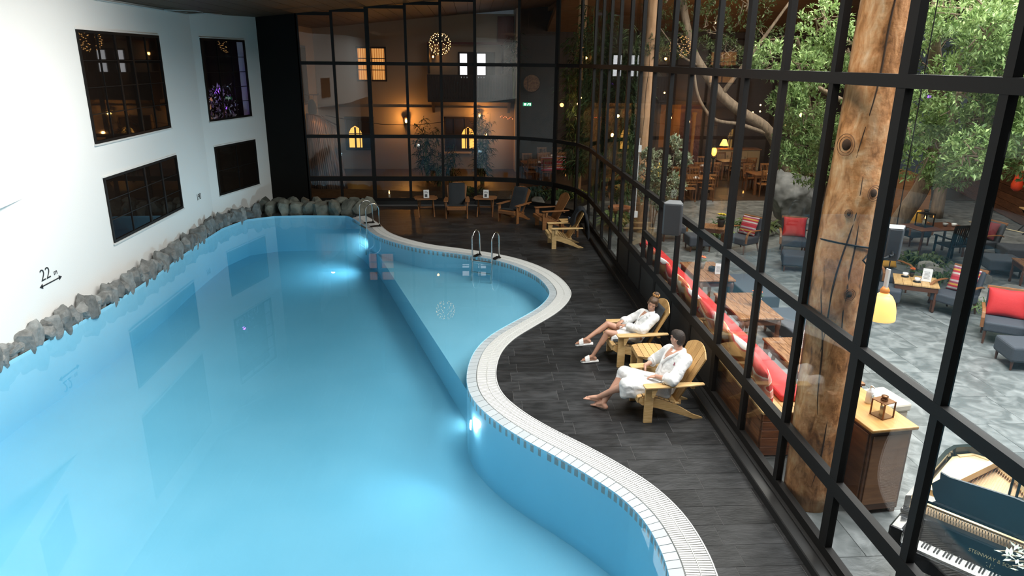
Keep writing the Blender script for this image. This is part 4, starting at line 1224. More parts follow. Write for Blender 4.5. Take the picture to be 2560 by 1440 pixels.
tc = nt.nodes.new('ShaderNodeTexCoord'); sx = nt.nodes.new('ShaderNodeSeparateXYZ'); ml = nt.nodes.new('ShaderNodeMath'); ml.operation = 'MULTIPLY'; ml.inputs[1].default_value = 3.4
fr = nt.nodes.new('ShaderNodeMath'); fr.operation = 'FRACT'
cr = nt.nodes.new('ShaderNodeValToRGB'); cr.color_ramp.interpolation = 'CONSTANT'; el = cr.color_ramp.elements
cols = [(.50, .03, .05), (.55, .10, .12), (.62, .55, .5), (.50, .03, .05), (.62, .33, .06), (.30, .05, .10), (.5, .42, .42), (.55, .04, .06)]
el[0].color = (*cols[0], 1); el[1].color = (*cols[1], 1); el[1].position = .125
for i in range(2, 8): e = el.new(i*.125); e.color = (*cols[i], 1)
nt.links.new(tc.outputs['Object'], sx.inputs[0]); nt.links.new(sx.outputs[2], ml.inputs[0]); nt.links.new(ml.outputs[0], fr.inputs[0]); nt.links.new(fr.outputs[0], cr.inputs[0]); nt.links.new(cr.outputs[0], b_.inputs['Base Color'])
yellow_m = mat('mustard_fabric', (.60, .30, .035), .8, bump=.4, nscale=7)
def pillow_mesh(w_, h_, t_, puff=2.2):
    mb = MB(); n = 14; vs = []; fs = []
    for s in (1, -1):
        for i in range(n+1):
            for j in range(n+1):
                u = i/n*2-1; v = j/n*2-1
                f = (max(0, 1-abs(u)**puff)*max(0, 1-abs(v)**puff))**.5
                cu = 1-.06*(1-abs(v))**1*abs(u); cv = 1-.06*(1-abs(u))*abs(v)
                vs.append((u*w_/2*cu, s*(t_/2*f+.004), v*h_/2*cv))
    N = (n+1)**2
    for s in (0, 1):
        for i in range(n):
            for j in range(n):
                q = s*N+i*(n+1)+j; f = (q, q+1, q+n+2, q+n+1); fs.append(f if s else tuple(reversed(f)))
    for i in range(n):
        for (a, b) in ((i*(n+1), (i+1)*(n+1)), (i*(n+1)+n, (i+1)*(n+1)+n), (i, i+1), (n*(n+1)+i, n*(n+1)+i+1)):
            fs.append((a, b, b+N, a+N))
    return mb.add(vs, fs)
def pillow(name, label, loc, size, rot, mtl, group=None):
    me = pillow_mesh(*size).mesh(name); o = link(name, me, mtl, smooth=True, loc=loc, rot=rot)
    return tag(o, label, 'cushion', group)
y = 7.75; i = 0
while y < 14.6:
    L = 1.12
    m = MB().box(3.86, 4.22, -L/2+.01, L/2-.01, 0, .10); m.v = [(a-4.04, b, c) for a, b, c in m.v]
    o = m.build('bench_mat', red_m, None, bevel=.035, seg=3, loc=(4.04, y+L/2, .632)); tag(o, 'red mat on the plank bench, %s' % ('nearest the thick log column', 'beside the nearest rustic table', 'beside the gap before the flower-pot table', 'beside the table with orange flowers', 'beside the farthest rustic table', 'next to last at the far end', 'last at the far end of the bench')[min(i, 6)], 'cushion')
    y += L; i += 1
pos = [8.05, 8.75, 9.45, 10.12, 10.85, 11.5, 12.2, 12.9, 13.6, 14.3]
names = ['first printed pillow from the near end of the plank bench, cream edged', 'second printed pillow from the near end of the plank bench', 'third printed pillow from the near end, white ground with red', 'fourth printed pillow from the near end, behind the man', 'fifth printed pillow along the plank bench, ochre swirls', 'sixth printed pillow along the plank bench, ochre and cream', 'seventh printed pillow along the plank bench, pale with red', 'eighth printed pillow along the plank bench', 'ninth printed pillow near the far end of the bench', 'last printed pillow at the far end of the plank bench']
for i, yy in enumerate(pos):
    pillow('printed_pillow', names[i], (3.70+.02*(i % 2), yy, .87), (.74, .46, .18), (R(16), R(random.uniform(-5, 5)), R(-90+random.uniform(-6, 6))), prints[(i*2) % 3])

grey_m = mat('grey_upholstery', (.055, .062, .075), .85, bump=.15, nscale=60)
arm_w = mat('bent_beech_arm', (.28, .115, .040), .4)
def soft_box(x0, x1, y0, y1, z0, z1, name, parent, mtl=grey_m, bev=.03):
    return MB().box(x0, x1, y0, y1, z0, z1).build(name, mtl, parent, bevel=bev, seg=3)
def upholstered_bench(label, loc, wx, wy):
    t = thing('upholstered_bench', label, 'bench', loc)
    soft_box(-wx/2, wx/2, -wy/2, wy/2, .14, .45, 'seat', t)
    for a in (-1, 1):
        for b in (-1, 1): MB().cyl((a*(wx/2-.06), b*(wy/2-.06), 0), (a*(wx/2-.06), b*(wy/2-.06), .14), .022, .03, 10).build('leg', table_d, t)
    return t
upholstered_bench('long grey upholstered bench across the flower-pot table from the red bench', (5.62, 10.95, 0), .62, 1.75)
upholstered_bench('long grey upholstered bench across the farthest rustic table from the red bench', (5.60, 13.2, 0), .62, 1.5)
def ottoman(label, loc, w_=.56, d_=.56, rz=0):
    t = thing('ottoman', label, 'ottoman', loc, rz)
    mb = MB(); n = 10; vs = []
    soft_box(-w_/2, w_/2, -d_/2, d_/2, .15, .42, 'seat', t, bev=.045)
    for a in (-1, 1):
        for b in (-1, 1): MB().cyl((a*(w_/2-.06), b*(d_/2-.06), 0), (a*(w_/2-.06), b*(d_/2-.06), .16), .016, .026, 8).build('leg', table_d, t)
    return t
def lounge_chair(label, loc, rz, arms=True):
    # faces -y
    t = thing('lounge_chair', label, 'chair', loc, rz)
    soft_box(-.31, .31, -.33, .28, .24, .42, 'seat', t, bev=.035)
    MB().obox((0, .33, .62), (.60, .10, .50), Euler((R(-14), 0, 0)).to_matrix()).build('backrest', grey_m, t, bevel=.035, seg=3)
    MB().obox((0, .405, .865), (.64, .05, .07), Euler((R(-14), 0, 0)).to_matrix()).build('top_rail', arm_w, t, bevel=.01)
    for s in (-1, 1):
        MB().cyl((s*.27, -.28, 0), (s*.27, -.28, .25), .017, .028, 8).build('leg', table_d, t)
        MB().cyl((s*.27, .34, 0), (s*.27, .25, .25), .017, .028, 8).build('leg', table_d, t)
        if arms:
            P = [(s*.335, -.30, .30), (s*.345, -.31, .48), (s*.345, -.27, .565), (s*.345, -.18, .60), (s*.345, .05, .605), (s*.335, .25, .59), (s*.32, .36, .55)]
            P = [Vector(p) for p in P]; mb = MB(); vs = []; fs = []
            for i, p in enumerate(P):
                tg_ = (P[min(i+1, 6)]-P[max(i-1, 0)]).normalized(); nr = Vector((0, -tg_.z, tg_.y))
                for a, b in ((-.028, -.013), (.028, -.013), (.028, .013), (-.028, .013)): vs.append(p+Vector((a, 0, 0))+nr*b)
                if i:
                    k = 4*i
                    for e in range(4): fs.append((k-4+e, k-4+(e+1) % 4, k+(e+1) % 4, k+e))
            fs += [(0, 1, 2, 3), (27, 26, 25, 24)]
            mb.add(vs, fs).build('armrest', arm_w, t, bevel=.006)
    return t
def chair_pillow(ch, label, mtl, w_=.5, h_=.44, tilt=-18):
    m = Matrix.Rotation(ch.rotation_euler.z, 3, 'Z')
    p = Vector(ch.location)+m @ Vector((0, .20, .66))
    return pillow('pillow', label, p, (w_, h_, .17), (R(tilt), 0, ch.rotation_euler.z), mtl)
c = lounge_chair('grey lounge chair with a mustard pillow behind the coffee table', (9.05, 14.15, 0), R(6)); chair_pillow(c, 'mustard pillow on the grey chair behind the coffee table', yellow_m, .56, .44)
c = lounge_chair('grey lounge chair with a striped pillow right of the coffee table', (9.52, 12.62, 0), R(-62)); chair_pillow(c, 'striped red and yellow pillow on the chair right of the coffee table', stripe_m, .52, .50)
c = lounge_chair('grey lounge chair with a big red pillow at the right edge', (9.42, 11.15, 0), R(-34)); chair_pillow(c, 'big red pillow on the lounge chair at the right edge', red_m, .60, .50)
ottoman('grey ottoman at the left side of the coffee table', (8.42, 13.12, 0), .55, .55, R(-35))
ottoman('grey ottoman with a sneaker resting against it at the right edge', (8.98, 10.12, 0), .60, .60, R(-12))
c = lounge_chair('grey lounge chair with a mustard pillow at the left of the lounge', (5.55, 18.75, 0), R(-4)); chair_pillow(c, 'mustard pillow on the chair at the left of the lounge', yellow_m, .55, .46)
ottoman('grey ottoman below the loudspeaker at the left of the lounge', (5.92, 17.6, 0), .62, .55, 0)
c = lounge_chair('grey lounge chair with a striped pillow left of the boulder', (7.05, 17.45, 0), R(-58)); chair_pillow(c, 'striped red pillow on the chair left of the boulder', stripe_m, .50, .50)
c = lounge_chair('grey lounge chair with a red pillow just in front of the boulder', (8.30, 17.2, 0), R(-20)); chair_pillow(c, 'red pillow on the chair in front of the boulder', red_m, .56, .50)
ottoman('large grey ottoman in front of the red pillow chair', (7.72, 15.72, 0), .66, .60, R(-20))
ottoman('dark ottoman in the shade at the far right', (12.45, 15.25, 0), .75, .7, R(-15))
ottoman('second dark ottoman in the shade, behind the first at the far right', (13.6, 16.2, 0), .75, .7, R(-15))

def coffee_table(label, loc, rz, w_=.72, d_=.72, h=.54, mt=None):
    t = thing('coffee_table', label, 'table', loc, rz)
    for i in range(5):
        a = -w_/2+w_*i/5
        MB().box(a+.002, a+w_/5-.002, -d_/2, d_/2, h-.03, h).build('top_board', mt or bench_t, t, bevel=.003)
    for s in (-1, 1):
        MB().box(-w_/2+.02, w_/2-.02, s*(d_/2-.03)-.012, s*(d_/2-.03)+.012, h-.13, h-.03).build('apron', table_d, t)
        MB().box(s*(w_/2-.03)-.012, s*(w_/2-.03)+.012, -d_/2+.03, d_/2-.03, h-.13, h-.03).build('apron', table_d, t)
        for q in (-1, 1): MB().lathe([(.022, 0), (.03, .04), (.022, .1), (.034, .2), (.024, .3), (.034, h-.03)], 10, (s*(w_/2-.05), q*(d_/2-.05), 0)).build('leg', table_d, t, smooth=True)
    return t
coffee_table('square coffee table with two white cups and a menu card', (8.98, 13.10, 0), R(-28), .80, .74)
coffee_table('small coffee table with yellow flowers left of the boulder', (6.42, 18.05, 0), R(-25), .7, .6, mt=table_w)
coffee_table('small wooden table with a red mug at the right edge', (9.72, 10.62, 0), R(-34), .5, .5, .50)
coffee_table('dark side table in the shade at the far right', (12.5, 14.25, 0), R(-20), .8, .7, .55, mt=table_w)

china = mat('white_china', (.80, .80, .78), .25); redchina = mat('red_china', (.55, .02, .02), .3)
def cup(label, loc, mt=china, rz=0, s=1.0, saucer=True):
    t = thing('cup', label, 'cup', loc, rz)
    MB().lathe([(.022*s, .012), (.034*s, .03), (.042*s, .085), (.038*s, .085), (.030*s, .03), (.001, .02)], 18).build('bowl', mt, t, smooth=True)
    MB().tube([(.040*s, 0, .07), (.064*s, 0, .066), (.066*s, 0, .04), (.036*s, 0, .032)], .006, 6).build('handle', mt, t, smooth=True)
    if saucer: MB().lathe([(.03, 0), (.075, .012), (.072, .015), (.03, .006)], 20).build('saucer', mat('dark_saucer', (.03, .03, .032), .3), t, smooth=True)
    return t
cup('white coffee cup on a dark saucer at the back of the coffee table', (8.90, 13.34, .541), rz=.3, s=1.3)
cup('white coffee cup on a dark saucer at the front of the coffee table', (8.93, 12.98, .541), rz=-.6, s=1.3)
cup('red mug on the small table at the right edge', (9.60, 10.70, .501), redchina, 2.6, 1.2, False)
def card(label, loc, rz, w_=.15, h=.22):
    t = thing('menu_card', label, 'menu', loc, rz)
    for s in (-1, 1): MB().obox((0, s*.03, h/2), (w_, .004, h), Euler((R(s*13), 0, 0)).to_matrix()).build('leaf', menu_m, t)
    m = MB()
    for k in range(6): m.obox((-.01*(k % 2), -.036+.0*(k), h*.25+k*h*.1), (w_*.6, .002, .006), Euler((R(-13), 0, 0)).to_matrix())
    m.v = [(x, y_-.0+.23*(z-h/2), z) for x, y_, z in m.v]
    m.build('print', mat('menu_grey', (.3, .3, .3), .6), t)
    return t
card('white menu card standing on the coffee table with two cups', (9.16, 13.04, .541), R(-35), .17, .26)
card('tall white menu card on the nearest rustic table', (4.80, 9.22, .761), R(-8), .2, .27)
card('white menu card on the farthest rustic table', (4.82, 12.95, .761), R(-15), .13, .2)
leaf_g = mat('leaf_dark_green', (.035, .085, .025), .5, col2=(.07, .14, .035), nscale=9, rand=.2)
petal = mat('orange_petal', (.78, .16, .04), .6)
def flower_pot(label, loc, potm, s=1.0, pet=petal):
    t = thing('flower_pot', label, 'flowers', loc)
    MB().lathe([(.038*s, 0), (.055*s, .09*s), (.058*s, .10*s), (.05*s, .10*s), (.001, .085*s)], 16).build('pot', potm, t, smooth=True)
    for i in range(9):
        a = i*.7; d = Vector((math.cos(a)*.075*s, math.sin(a)*.075*s, .03*s)); c = Vector((0, 0, .10*s))
        MB().add([c, c+d*.5+Vector((-d.y, d.x, .04*s))*.35, c+d*1.2, c+d*.5+Vector((d.y, -d.x, .04*s))*.35], [(0, 1, 2, 3)]).build('leaf', leaf_g, t)
    for i in range(4):
        c = Vector((.03*s*math.cos(i*1.6), .03*s*math.sin(i*1.6), .155*s+.01*i))
        mb = MB()
        for k in range(6):
            q = k*1.047; m = Euler((.6, 0, q)).to_matrix(); mb.ball(c+m @ Vector((0, .022*s, 0)), (.016*s, .022*s, .006), 8, 5, m)
        mb.build('bloom', pet, t, smooth=True)
    return t
flower_pot('white pot of orange flowers on the middle rustic table', (4.83, 11.05, .761), china, 1.4)
flower_pot('small pot of orange flowers on the farthest rustic table', (4.60, 13.32, .761), mat('clear_pot', (.3, .32, .3), .2), 1.3)
flower_pot('small pot of red flowers on the nearest rustic table', (4.92, 9.0, .761), china, 1.1, mat('red_petal', (.6, .05, .04), .6))
flower_pot('pot of yellow flowers on the small coffee table left of the boulder', (6.62, 17.95, .541), mat('dark_pot', (.04, .04, .04), .5), 1.9, mat('yellow_petal', (.75, .55, .03), .6))
flower_pot('little orange flower pot on the coffee table with two cups', (9.05, 13.36, .541), mat('dark_pot', (.04, .04, .04), .5), .9)
ch_ = thing('candle_holder', 'black slotted candle holder on the farthest rustic table', 'candle holder', (4.75, 13.12, .761))
MB().lathe([(.06, 0), (.075, .05), (.065, .09), (.055, .09), (.06, .02), (.001, .015)], 18).build('bowl', black, ch_, smooth=True)
wax = mat('candle_wax', (.82, .76, .62), .5)
MB().lathe([(.03, .016), (.03, .06), (.001, .058)], 12).build('candle', wax, ch_, smooth=True)

snk_ = mat('grey_sneaker', (.42, .43, .43), .7)
# sneaker and jeans leg of someone seated out of the frame
leg = thing('person', 'leg of a seated guest in blue jeans and grey sneaker, rest outside the picture', 'person', (8.92, 9.76, 0))
organic('body', [('c', (.62, .22, .44), (.28, .05, .36), .085, .075), ('c', (.28, .05, .36), (.10, -.05, .14), .062, .050), ('c', (1.0, .5, .50), (.62, .22, .44), .10, .085)], .012, mat('denim', (.05, .075, .13), .9), leg, 4)
snk = mat('grey_sneaker', (.42, .43, .43), .7); sol = mat('white_sole', (.8, .8, .79), .5)
shoe = organic('shoe', [('h', [((.10, -.06, .12), .05), ((.06, -.07, .075), .045), ((-.09, -.13, .075), .04), ((-.16, -.155, .065), .032)])], .008, snk, leg, 3)
S_ = [(.13, -.02), (.12, -.10), (0, -.155), (-.12, -.19), (-.19, -.19), (-.205, -.15), (-.17, -.11), (-.05, -.055), (.06, .0)]
MB().prism(S_, .018, .052).build('sole', sol, shoe, bevel=.01)
for k in range(4): MB().tube([(-.02-.03*k, -.145+.0*k-.012*k, .105), (-.035-.03*k, -.095-.012*k, .122-.003*k), (-.05-.03*k, -.06-.012*k, .10)], .005, 6).build('lace', sol, shoe)

# cabinet with lantern, pump bottle, box
cabm = mat('honey_pine', (.62, .34, .11), .42, col2=(.50, .25, .07), nscale=3, stretch=(6, 1, 1))
cabs = mat('cabinet_brown', (.16, .060, .022), .45, col2=(.10, .036, .014), nscale=3, stretch=(1, 1, 6))
cb = thing('cabinet', 'brown wooden cabinet with a honey pine top behind the thick log column', 'cabinet', (4.33, 6.92, 0), R(7))
MB().box(-.24, .24, -.60, .60, .06, 1.04).build('body', cabs, cb)
MB().box(-.275, .275, -.65, .65, 1.04, 1.08).build('top', cabm, cb, bevel=.012, seg=2)
for y0 in (-.58, .01):
    dd = MB().box(-.262, -.24, y0, y0+.57, .12, 1.0).build('door', cabs, cb, bevel=.006)
    MB().ball((-.272, y0+(.52 if y0 < 0 else .05), .62), (.014, .014, .014), 10, 8).build('knob', black, dd, smooth=True)
MB().box(-.21, .21, -.612, -.60, .14, .98).build('side_panel', mat('cabinet_end', (.30, .13, .05), .45, col2=(.22, .09, .034), nscale=3, stretch=(1, 1, 6)), cb, bevel=.004)
for a in (-.2, .2):
    for b in (-.56, .56): MB().box(a-.03, a+.03, b-.03, b+.03, 0, .06).build('foot', cabs, cb)
lantern_m = mat('antique_brass', (.20, .09, .035), .4, .6)
clear = glass_mat('lantern_glass', (.97, .98, .97), .05)
flame_m = mat('flame', (1, .5, .1), .5, emit=(1, .45, .10), estr=14)
def lantern(label, loc, s, fm, rz=0, lit=True):
    t = thing('lantern', label, 'lantern', loc, rz)
    w_ = .075*s; h = .17*s; q = .006*s
    for a in (-1, 1):
        for b in (-1, 1): MB().box(a*w_-q, a*w_+q, b*w_-q, b*w_+q, 0, h).build('post', fm, t)
    MB().box(-w_-q, w_+q, -w_-q, w_+q, -.0, .008*s).build('base', fm, t)
    for zz in (.008*s, h-.008*s):
        pass
    MB().box(-w_-q, w_+q, -w_-q, w_+q, h, h+.008*s).build('roof', fm, t)
    MB().lathe([(.035*s, h+.008*s), (.035*s, h+.02*s), (.026*s, h+.022*s), (.026*s, h+.04*s), (.034*s, h+.042*s), (.034*s, h+.055*s), (.001, h+.058*s)], 16).build('cap', fm, t, smooth=True)
    for a, b, c_, d in ((-1, 0, .002, w_), (1, 0, .002, w_), (0, -1, w_, .002), (0, 1, w_, .002)):
        MB().box(a*w_-c_*.9, a*w_+c_*.9, b*w_-d*.9, b*w_+d*.9, .01*s, h-.004*s).build('pane', clear, t)
    MB().lathe([(.026*s, .009*s), (.026*s, .10*s), (.001, .098*s)], 14).build('candle', wax, t, smooth=True)
    if lit: MB().lathe([(.001, .10*s), (.008*s, .112*s), (.001, .14*s)], 8).build('flame', flame_m, t, smooth=True)
    return t
lantern('square copper candle lantern on the honey pine cabinet top', (4.41, 6.56, 1.081), 1.05, lantern_m, R(20), False)
pb = thing('pump_bottle', 'white pump bottle of sanitiser on the honey pine cabinet top', 'bottle', (4.43, 6.86, 1.081), R(30))
MB().lathe([(.036, 0), (.038, .01), (.038, .13), (.03, .15), (.014, .16), (.014, .175), (.001, .176)], 16).build('bottle', mat('white_plastic', (.75, .76, .76), .35), pb, smooth=True)
MB().box(-.022, .022, -.0395, -.036, .03, .11).build('label', mat('pale_blue_print', (.5, .58, .62), .5), pb)
MB().tube([(0, 0, .17), (0, 0, .21), (-.01, -.02, .215), (-.02, -.05, .205)], .007, 8).build('pump', mat('white_plastic', (.75, .76, .76), .35), pb, smooth=True)
tb = thing('storage_box', 'cream lidded storage box standing beyond the cabinet', 'box', (4.93, 7.36, 0), R(10))
MB().box(-.18, .18, -.22, .22, 0, .80).build('body', mat('cream_box', (.66, .54, .40), .6), tb, bevel=.02, seg=2)
MB().box(-.20, .20, -.24, .24, .80, .90).build('lid', mat('cream_lid', (.76, .68, .55), .6), tb, bevel=.025, seg=2)
so_ = thing('stool', 'low stool with a striped red seat pad between column and storage box', 'stool', (4.68, 8.02-.12, 0))
soft_box(-.22, .22, -.2, .2, .52, .64, 'seat_pad', so_, stripe_m, .03)
for a in (-1, 1):
    for b in (-1, 1): MB().box(a*.17-.02, a*.17+.02, b*.15-.02, b*.15+.02, 0, .52).build('leg', table_d, so_)

# pendant lamp
shade_m = mat('amber_shade', (.85, .50, .14), .4, emit=(1, .60, .18), estr=1.1)
pl = thing('pendant_lamp', 'amber bell-shaped pendant lamp hanging near the thick log column', 'lamp', (4.87, 7.62, 1.80))
MB().lathe([(.165, 0), (.168, .02), (.160, .12), (.135, .22), (.095, .29), (.045, .325), (.045, .335), (.088, .285), (.128, .215), (.152, .12), (.160, .004)], 28).build('shade', shade_m, pl, smooth=True)
MB().lathe([(.05, .33), (.055, .36), (.03, .40), (.001, .41)], 16).build('cap', mat('orange_cap', (.7, .25, .04), .4), pl, smooth=True)
MB().box(-.012, .012, -.03, .03, .36, .62).build('strap', mat('white_strap', (.75, .75, .73), .5), pl)
MB().cyl((0, 0, .6), (0, 0, 6.9), .006, n=6).build('cord', black, pl)
lamp('pendant_bulb', 'POINT', (4.87, 7.62, 1.86), 12, (1, .72, .4), radius=.06)
sp2 = speaker((4.60, 7.22, 2.84), R(158), 'grey wedge loudspeaker on the garden side of the glass, by the log column', -4)
sp2.scale = (.72, .72, .72)
MB().tube([(-.02, .12, -.14), (.1, .3, -.16), (.62, .78, -.16)], .025, 8).build('wall_arm', black, sp2)

# ------------------------------------------------------------------ grand piano
pno = thing('grand_piano', 'black grand piano without its lid, keyboard towards the glass, bottom right corner', 'piano', (3.66, 5.04, 0), R(-49.5))
pblk = mat('piano_black', (.010, .013, .016), .16, coat=.4)
gold = mat('piano_plate_gold', (.80, .58, .30), .35, .3); spruce = mat('soundboard', (.74, .52, .28), .5, col2=(.64, .42, .2), nscale=3, stretch=(9, 1, 1))
def outline(o=0):
    P = [(0, .30), (0, 1.45), (.03, 1.62), (.12, 1.74), (.28, 1.80), (.46, 1.78), (.62, 1.68), (.74, 1.52), (.84, 1.32), (.98, 1.14), (1.18, 1.02), (1.36, .92), (1.46, .78), (1.48, .62), (1.48, .30)]
    c = Vector((.6, .9)); res = []
    for x, y_ in P:
        v = Vector((x, y_)); d = (c-v).normalized(); res.append(tuple(v+d*o) if o else (x, y_))
    return res
po = outline(); pi_ = outline(.055)
mb = MB(); n = len(po)
vs = [(x, y_, z) for z in (.62, 1.0) for x, y_ in po]+[(x, y_, z) for z in (.62, 1.0) for x, y_ in pi_]
fs = []
for i in range(n-1): fs += [(i, i+1, n+i+1, n+i), (2*n+i, 3*n+i, 3*n+i+1, 2*n+i+1), (n+i, n+i+1, 3*n+i+1, 3*n+i)]
mb.add(vs, fs).build('rim', pblk, pno, smooth=False)
MB().prism(pi_, .84, .86).build('soundboard', spruce, pno)
MB().prism(pi_, .60, .64).build('bottom_board', pblk, pno)
pl_ = MB()
pl_.prism([(.06, .46), (1.42, .46), (1.42, .62), (.06, .62)], .885, .90)
pl_.prism([(.06, .6), (.14, .6), (.40, 1.60), (.36, 1.73), (.2, 1.72), (.06, 1.5)], .905, .925)
pl_.beam((.14, .58, .955), (.41, 1.66, .955), .05, .07)
pl_.tube([(.10, 1.55, .90), (.2, 1.70, .90), (.4, 1.70, .90), (.62, 1.52, .90), (.8, 1.25, .90), (1.1, 1.0, .90), (1.40, .8, .90)], .04, 6)
plate = pl_.build('iron_plate', gold, pno)
st = MB()
for i in range(56):
    x = .20+1.20*i/56; y1_ = np.interp(x, [0, .3, .5, .7, .85, 1.0, 1.2, 1.42], [1.6, 1.66, 1.60, 1.40, 1.18, 1.0, .92, .78])
    st.beam((x, .5, .915), (x-.05*(1-x/1.4), y1_, .905), .004, .004)
st.build('strings', mat('copper_string', (.55, .30, .17), .3, .8), plate, kind='stuff')
MB().box(0, 1.48, -.06, .30, .56, .70).build('key_bed', pblk, pno, bevel=.008)
for x0, x1 in ((0, .115), (1.365, 1.48)): MB().box(x0, x1, -.04, .31, .70, .86).build('cheek_block', pblk, pno, bevel=.02, seg=2)
MB().box(.115, 1.365, -.055, -.03, .70, .715).build('key_slip', pblk, pno)
ivory = mat('white_key', (.82, .81, .77), .25)
kw = 1.25/52
for i in range(52): MB().box(.115+i*kw+.0008, .115+(i+1)*kw-.0008, -.02, .13, .70, .728).build('white_key', ivory, pno)
for i in range(52):
    if i % 7 in (0, 2, 3, 5, 6) and i < 51:
        x = .115+(i+1)*kw; MB().box(x-.0065, x+.0065, .035, .13, .728, .740).build('black_key', pblk, pno, bevel=.002)
MB().add([(.115, .13, .735), (1.365, .13, .735), (1.365, .20, .90), (.115, .20, .90), (.115, .15, .73), (1.365, .15, .73), (1.365, .225, .90), (.115, .225, .90)], [(0, 1, 2, 3), (7, 6, 5, 4), (0, 4, 5, 1), (1, 5, 6, 2), (2, 6, 7, 3), (3, 7, 4, 0)]).build('fallboard', pblk, pno)
fb = [c for c in pno.children if c.name.startswith('fallboard')][0]
me = text_mesh('STEINWAY & SONS', .040, .001, 0, 'CENTER')
gl = mat('gold_lettering', (.75, .60, .30), .4, .5)
ft = math.atan2(.165, .07)
for v in me.vertices:
    a, b, c = v.co; v.co = (a, b*math.cos(ft)-c*math.sin(ft), b*math.sin(ft)+c*math.cos(ft))
link('lettering', me, gl, fb, loc=(.74, .160, .808))
em = MB()
em.tube([(.715, .147, .782), (.705, .150, .775), (.718, .140, .755), (.728, .139, .752)], .002, 5); em.tube([(.765, .147, .782), (.775, .150, .775), (.762, .140, .755), (.752, .139, .752)], .002, 5); em.tube([(.74, .150, .785), (.74, .137, .752)], .002, 5)
em.build('lyre_emblem', gl, fb)
MB().box(.0, 1.48, .225, .30, .86, .90).build('front_rail', pblk, pno, bevel=.006)
MB().box(.06, 1.42, .30, .46, .86, .885).build('tuning_pin_block', mat('dim_brass', (.20, .13, .06), .45, .5), pno)
pins = MB()
for i in range(60): pins.box(.08+i*.0222, .086+i*.0222, .33, .336, .885, .91); pins.box(.085+i*.0222, .091+i*.0222, .40, .406, .885, .91)
pins.build('tuning_pins', mat('pin_steel', (.5, .5, .5), .3, .9), pno, kind='stuff')
D = [(.22, 1.0), (1.26, 1.0), (1.30, 1.05), (1.33, 1.13), (1.28, 1.19), (1.29, 1.25), (1.22, 1.235), (.74, 1.262), (.26, 1.235), (.19, 1.25), (.20, 1.19), (.15, 1.13), (.18, 1.05)]
k = MB().prism(D, 0, .022, 'y'); k.v = [(x, .40+y_+(z-1)*.30, z) for x, y_, z in k.v]
k.build('music_desk', mat('piano_desk', (.020, .034, .046), .3), pno)
MB().box(.15, 1.33, .36, .46, .975, 1.0).build('desk_tray', pblk, pno)
for x, y_ in ((.12, .2), (1.36, .2), (.35, 1.6)): MB().lathe([(.03, 0), (.04, .05), (.05, .4), (.07, .6)], 10, (x, y_, 0)).build('leg', pblk, pno, smooth=True)
lantern('black lantern with a thick white candle standing on the piano', (4.86, 5.02, 1.0), 1.55, black, R(-30))
gar = thing('leaf_garland', 'pale silvery leaf garland lying on the right end of the piano', 'garland', (4.32, 4.52, .915))
for i in range(46):
    a = random.uniform(0, 6.28); c = Vector((random.uniform(-.06, .2), random.uniform(-.22, .05), random.uniform(.0, .05))); d = Vector((math.cos(a), math.sin(a), random.uniform(-.1, .5)))*random.uniform(.06, .10); s = Vector((-d.y, d.x, 0))*.16
    MB().add([c, c+d*.5+s, c+d, c+d*.5-s], [(0, 1, 2), (0, 2, 3)]).build('leaf', mat('silver_leaf', (.50, .58, .48), .6, rand=.2), gar)
for i in range(4): MB().tube([(-.06, .04-.06*i, .01), (.06, -.06*i, .03), (.2, -.08-.05*i, .02)], .005, 6).build('twig', mat('pale_twig', (.55, .45, .32), .7), gar)
# ------------------------------------------------------------------ atrium house front behind the far glass
cream = mat('atrium_plaster', (.36, .285, .215), .9, bump=.1, nscale=40)
timber = mat('dark_timber', (.035, .020, .013), .6)
redp = mat('red_brown_paint', (.13, .030, .020), .6)
wa = setting('wall_back', (-2.5, 32, 0))
MB().box(-6.8, 2.0, 32, 32.3, -.2, 6.6).build('plaster', cream, wa, world=True)
MB().box(-6.75, 1.9, 31.93, 32, 2.62, 2.72).build('ledge', cream, wa, world=True)
ws = setting('wall_side', (-6.7, 28, 0))
MB().box(-6.95, -6.7, 24.1, 32.3, -.2, 6.2).build('plaster', cream, ws, world=True)
wg = setting('wall_far', (10.5, 33, 0))
MB().box(2.0, 20, 33, 33.3, -.2, 8.5).build('boarding', brownwall, wg, world=True)
MB().box(1.9, 2.05, 31.2, 33.2, -.2, 7.2).build('return', cream, wg, world=True)
wr_ = setting('wall_right', (17.2, 20, 0))
a = Vector((14.6, 13.0, 0)); b = Vector((19.2, 27, 0)); dw = (b-a).normalized(); nw = Vector((-dw.y, dw.x, 0)); mw = Matrix((dw, nw, Vector((0, 0, 1)))).transposed()
MB().obox((a+b)/2+Vector((0, 0, 3.4))-nw*.12, ((b-a).length, .1, 6.8), mw).build('backing', brownwall, wr_, world=True)
for k in range(14):
    z0 = .02+k*.24
    for j in range(3):
        L = (b-a).length/3; c = a+dw*(L*(j+.5))
        MB().obox(c+Vector((0, 0, z0+.115)), (L-.012, .05, .228), mw).build('plank', plank_m, wr_, world=True)

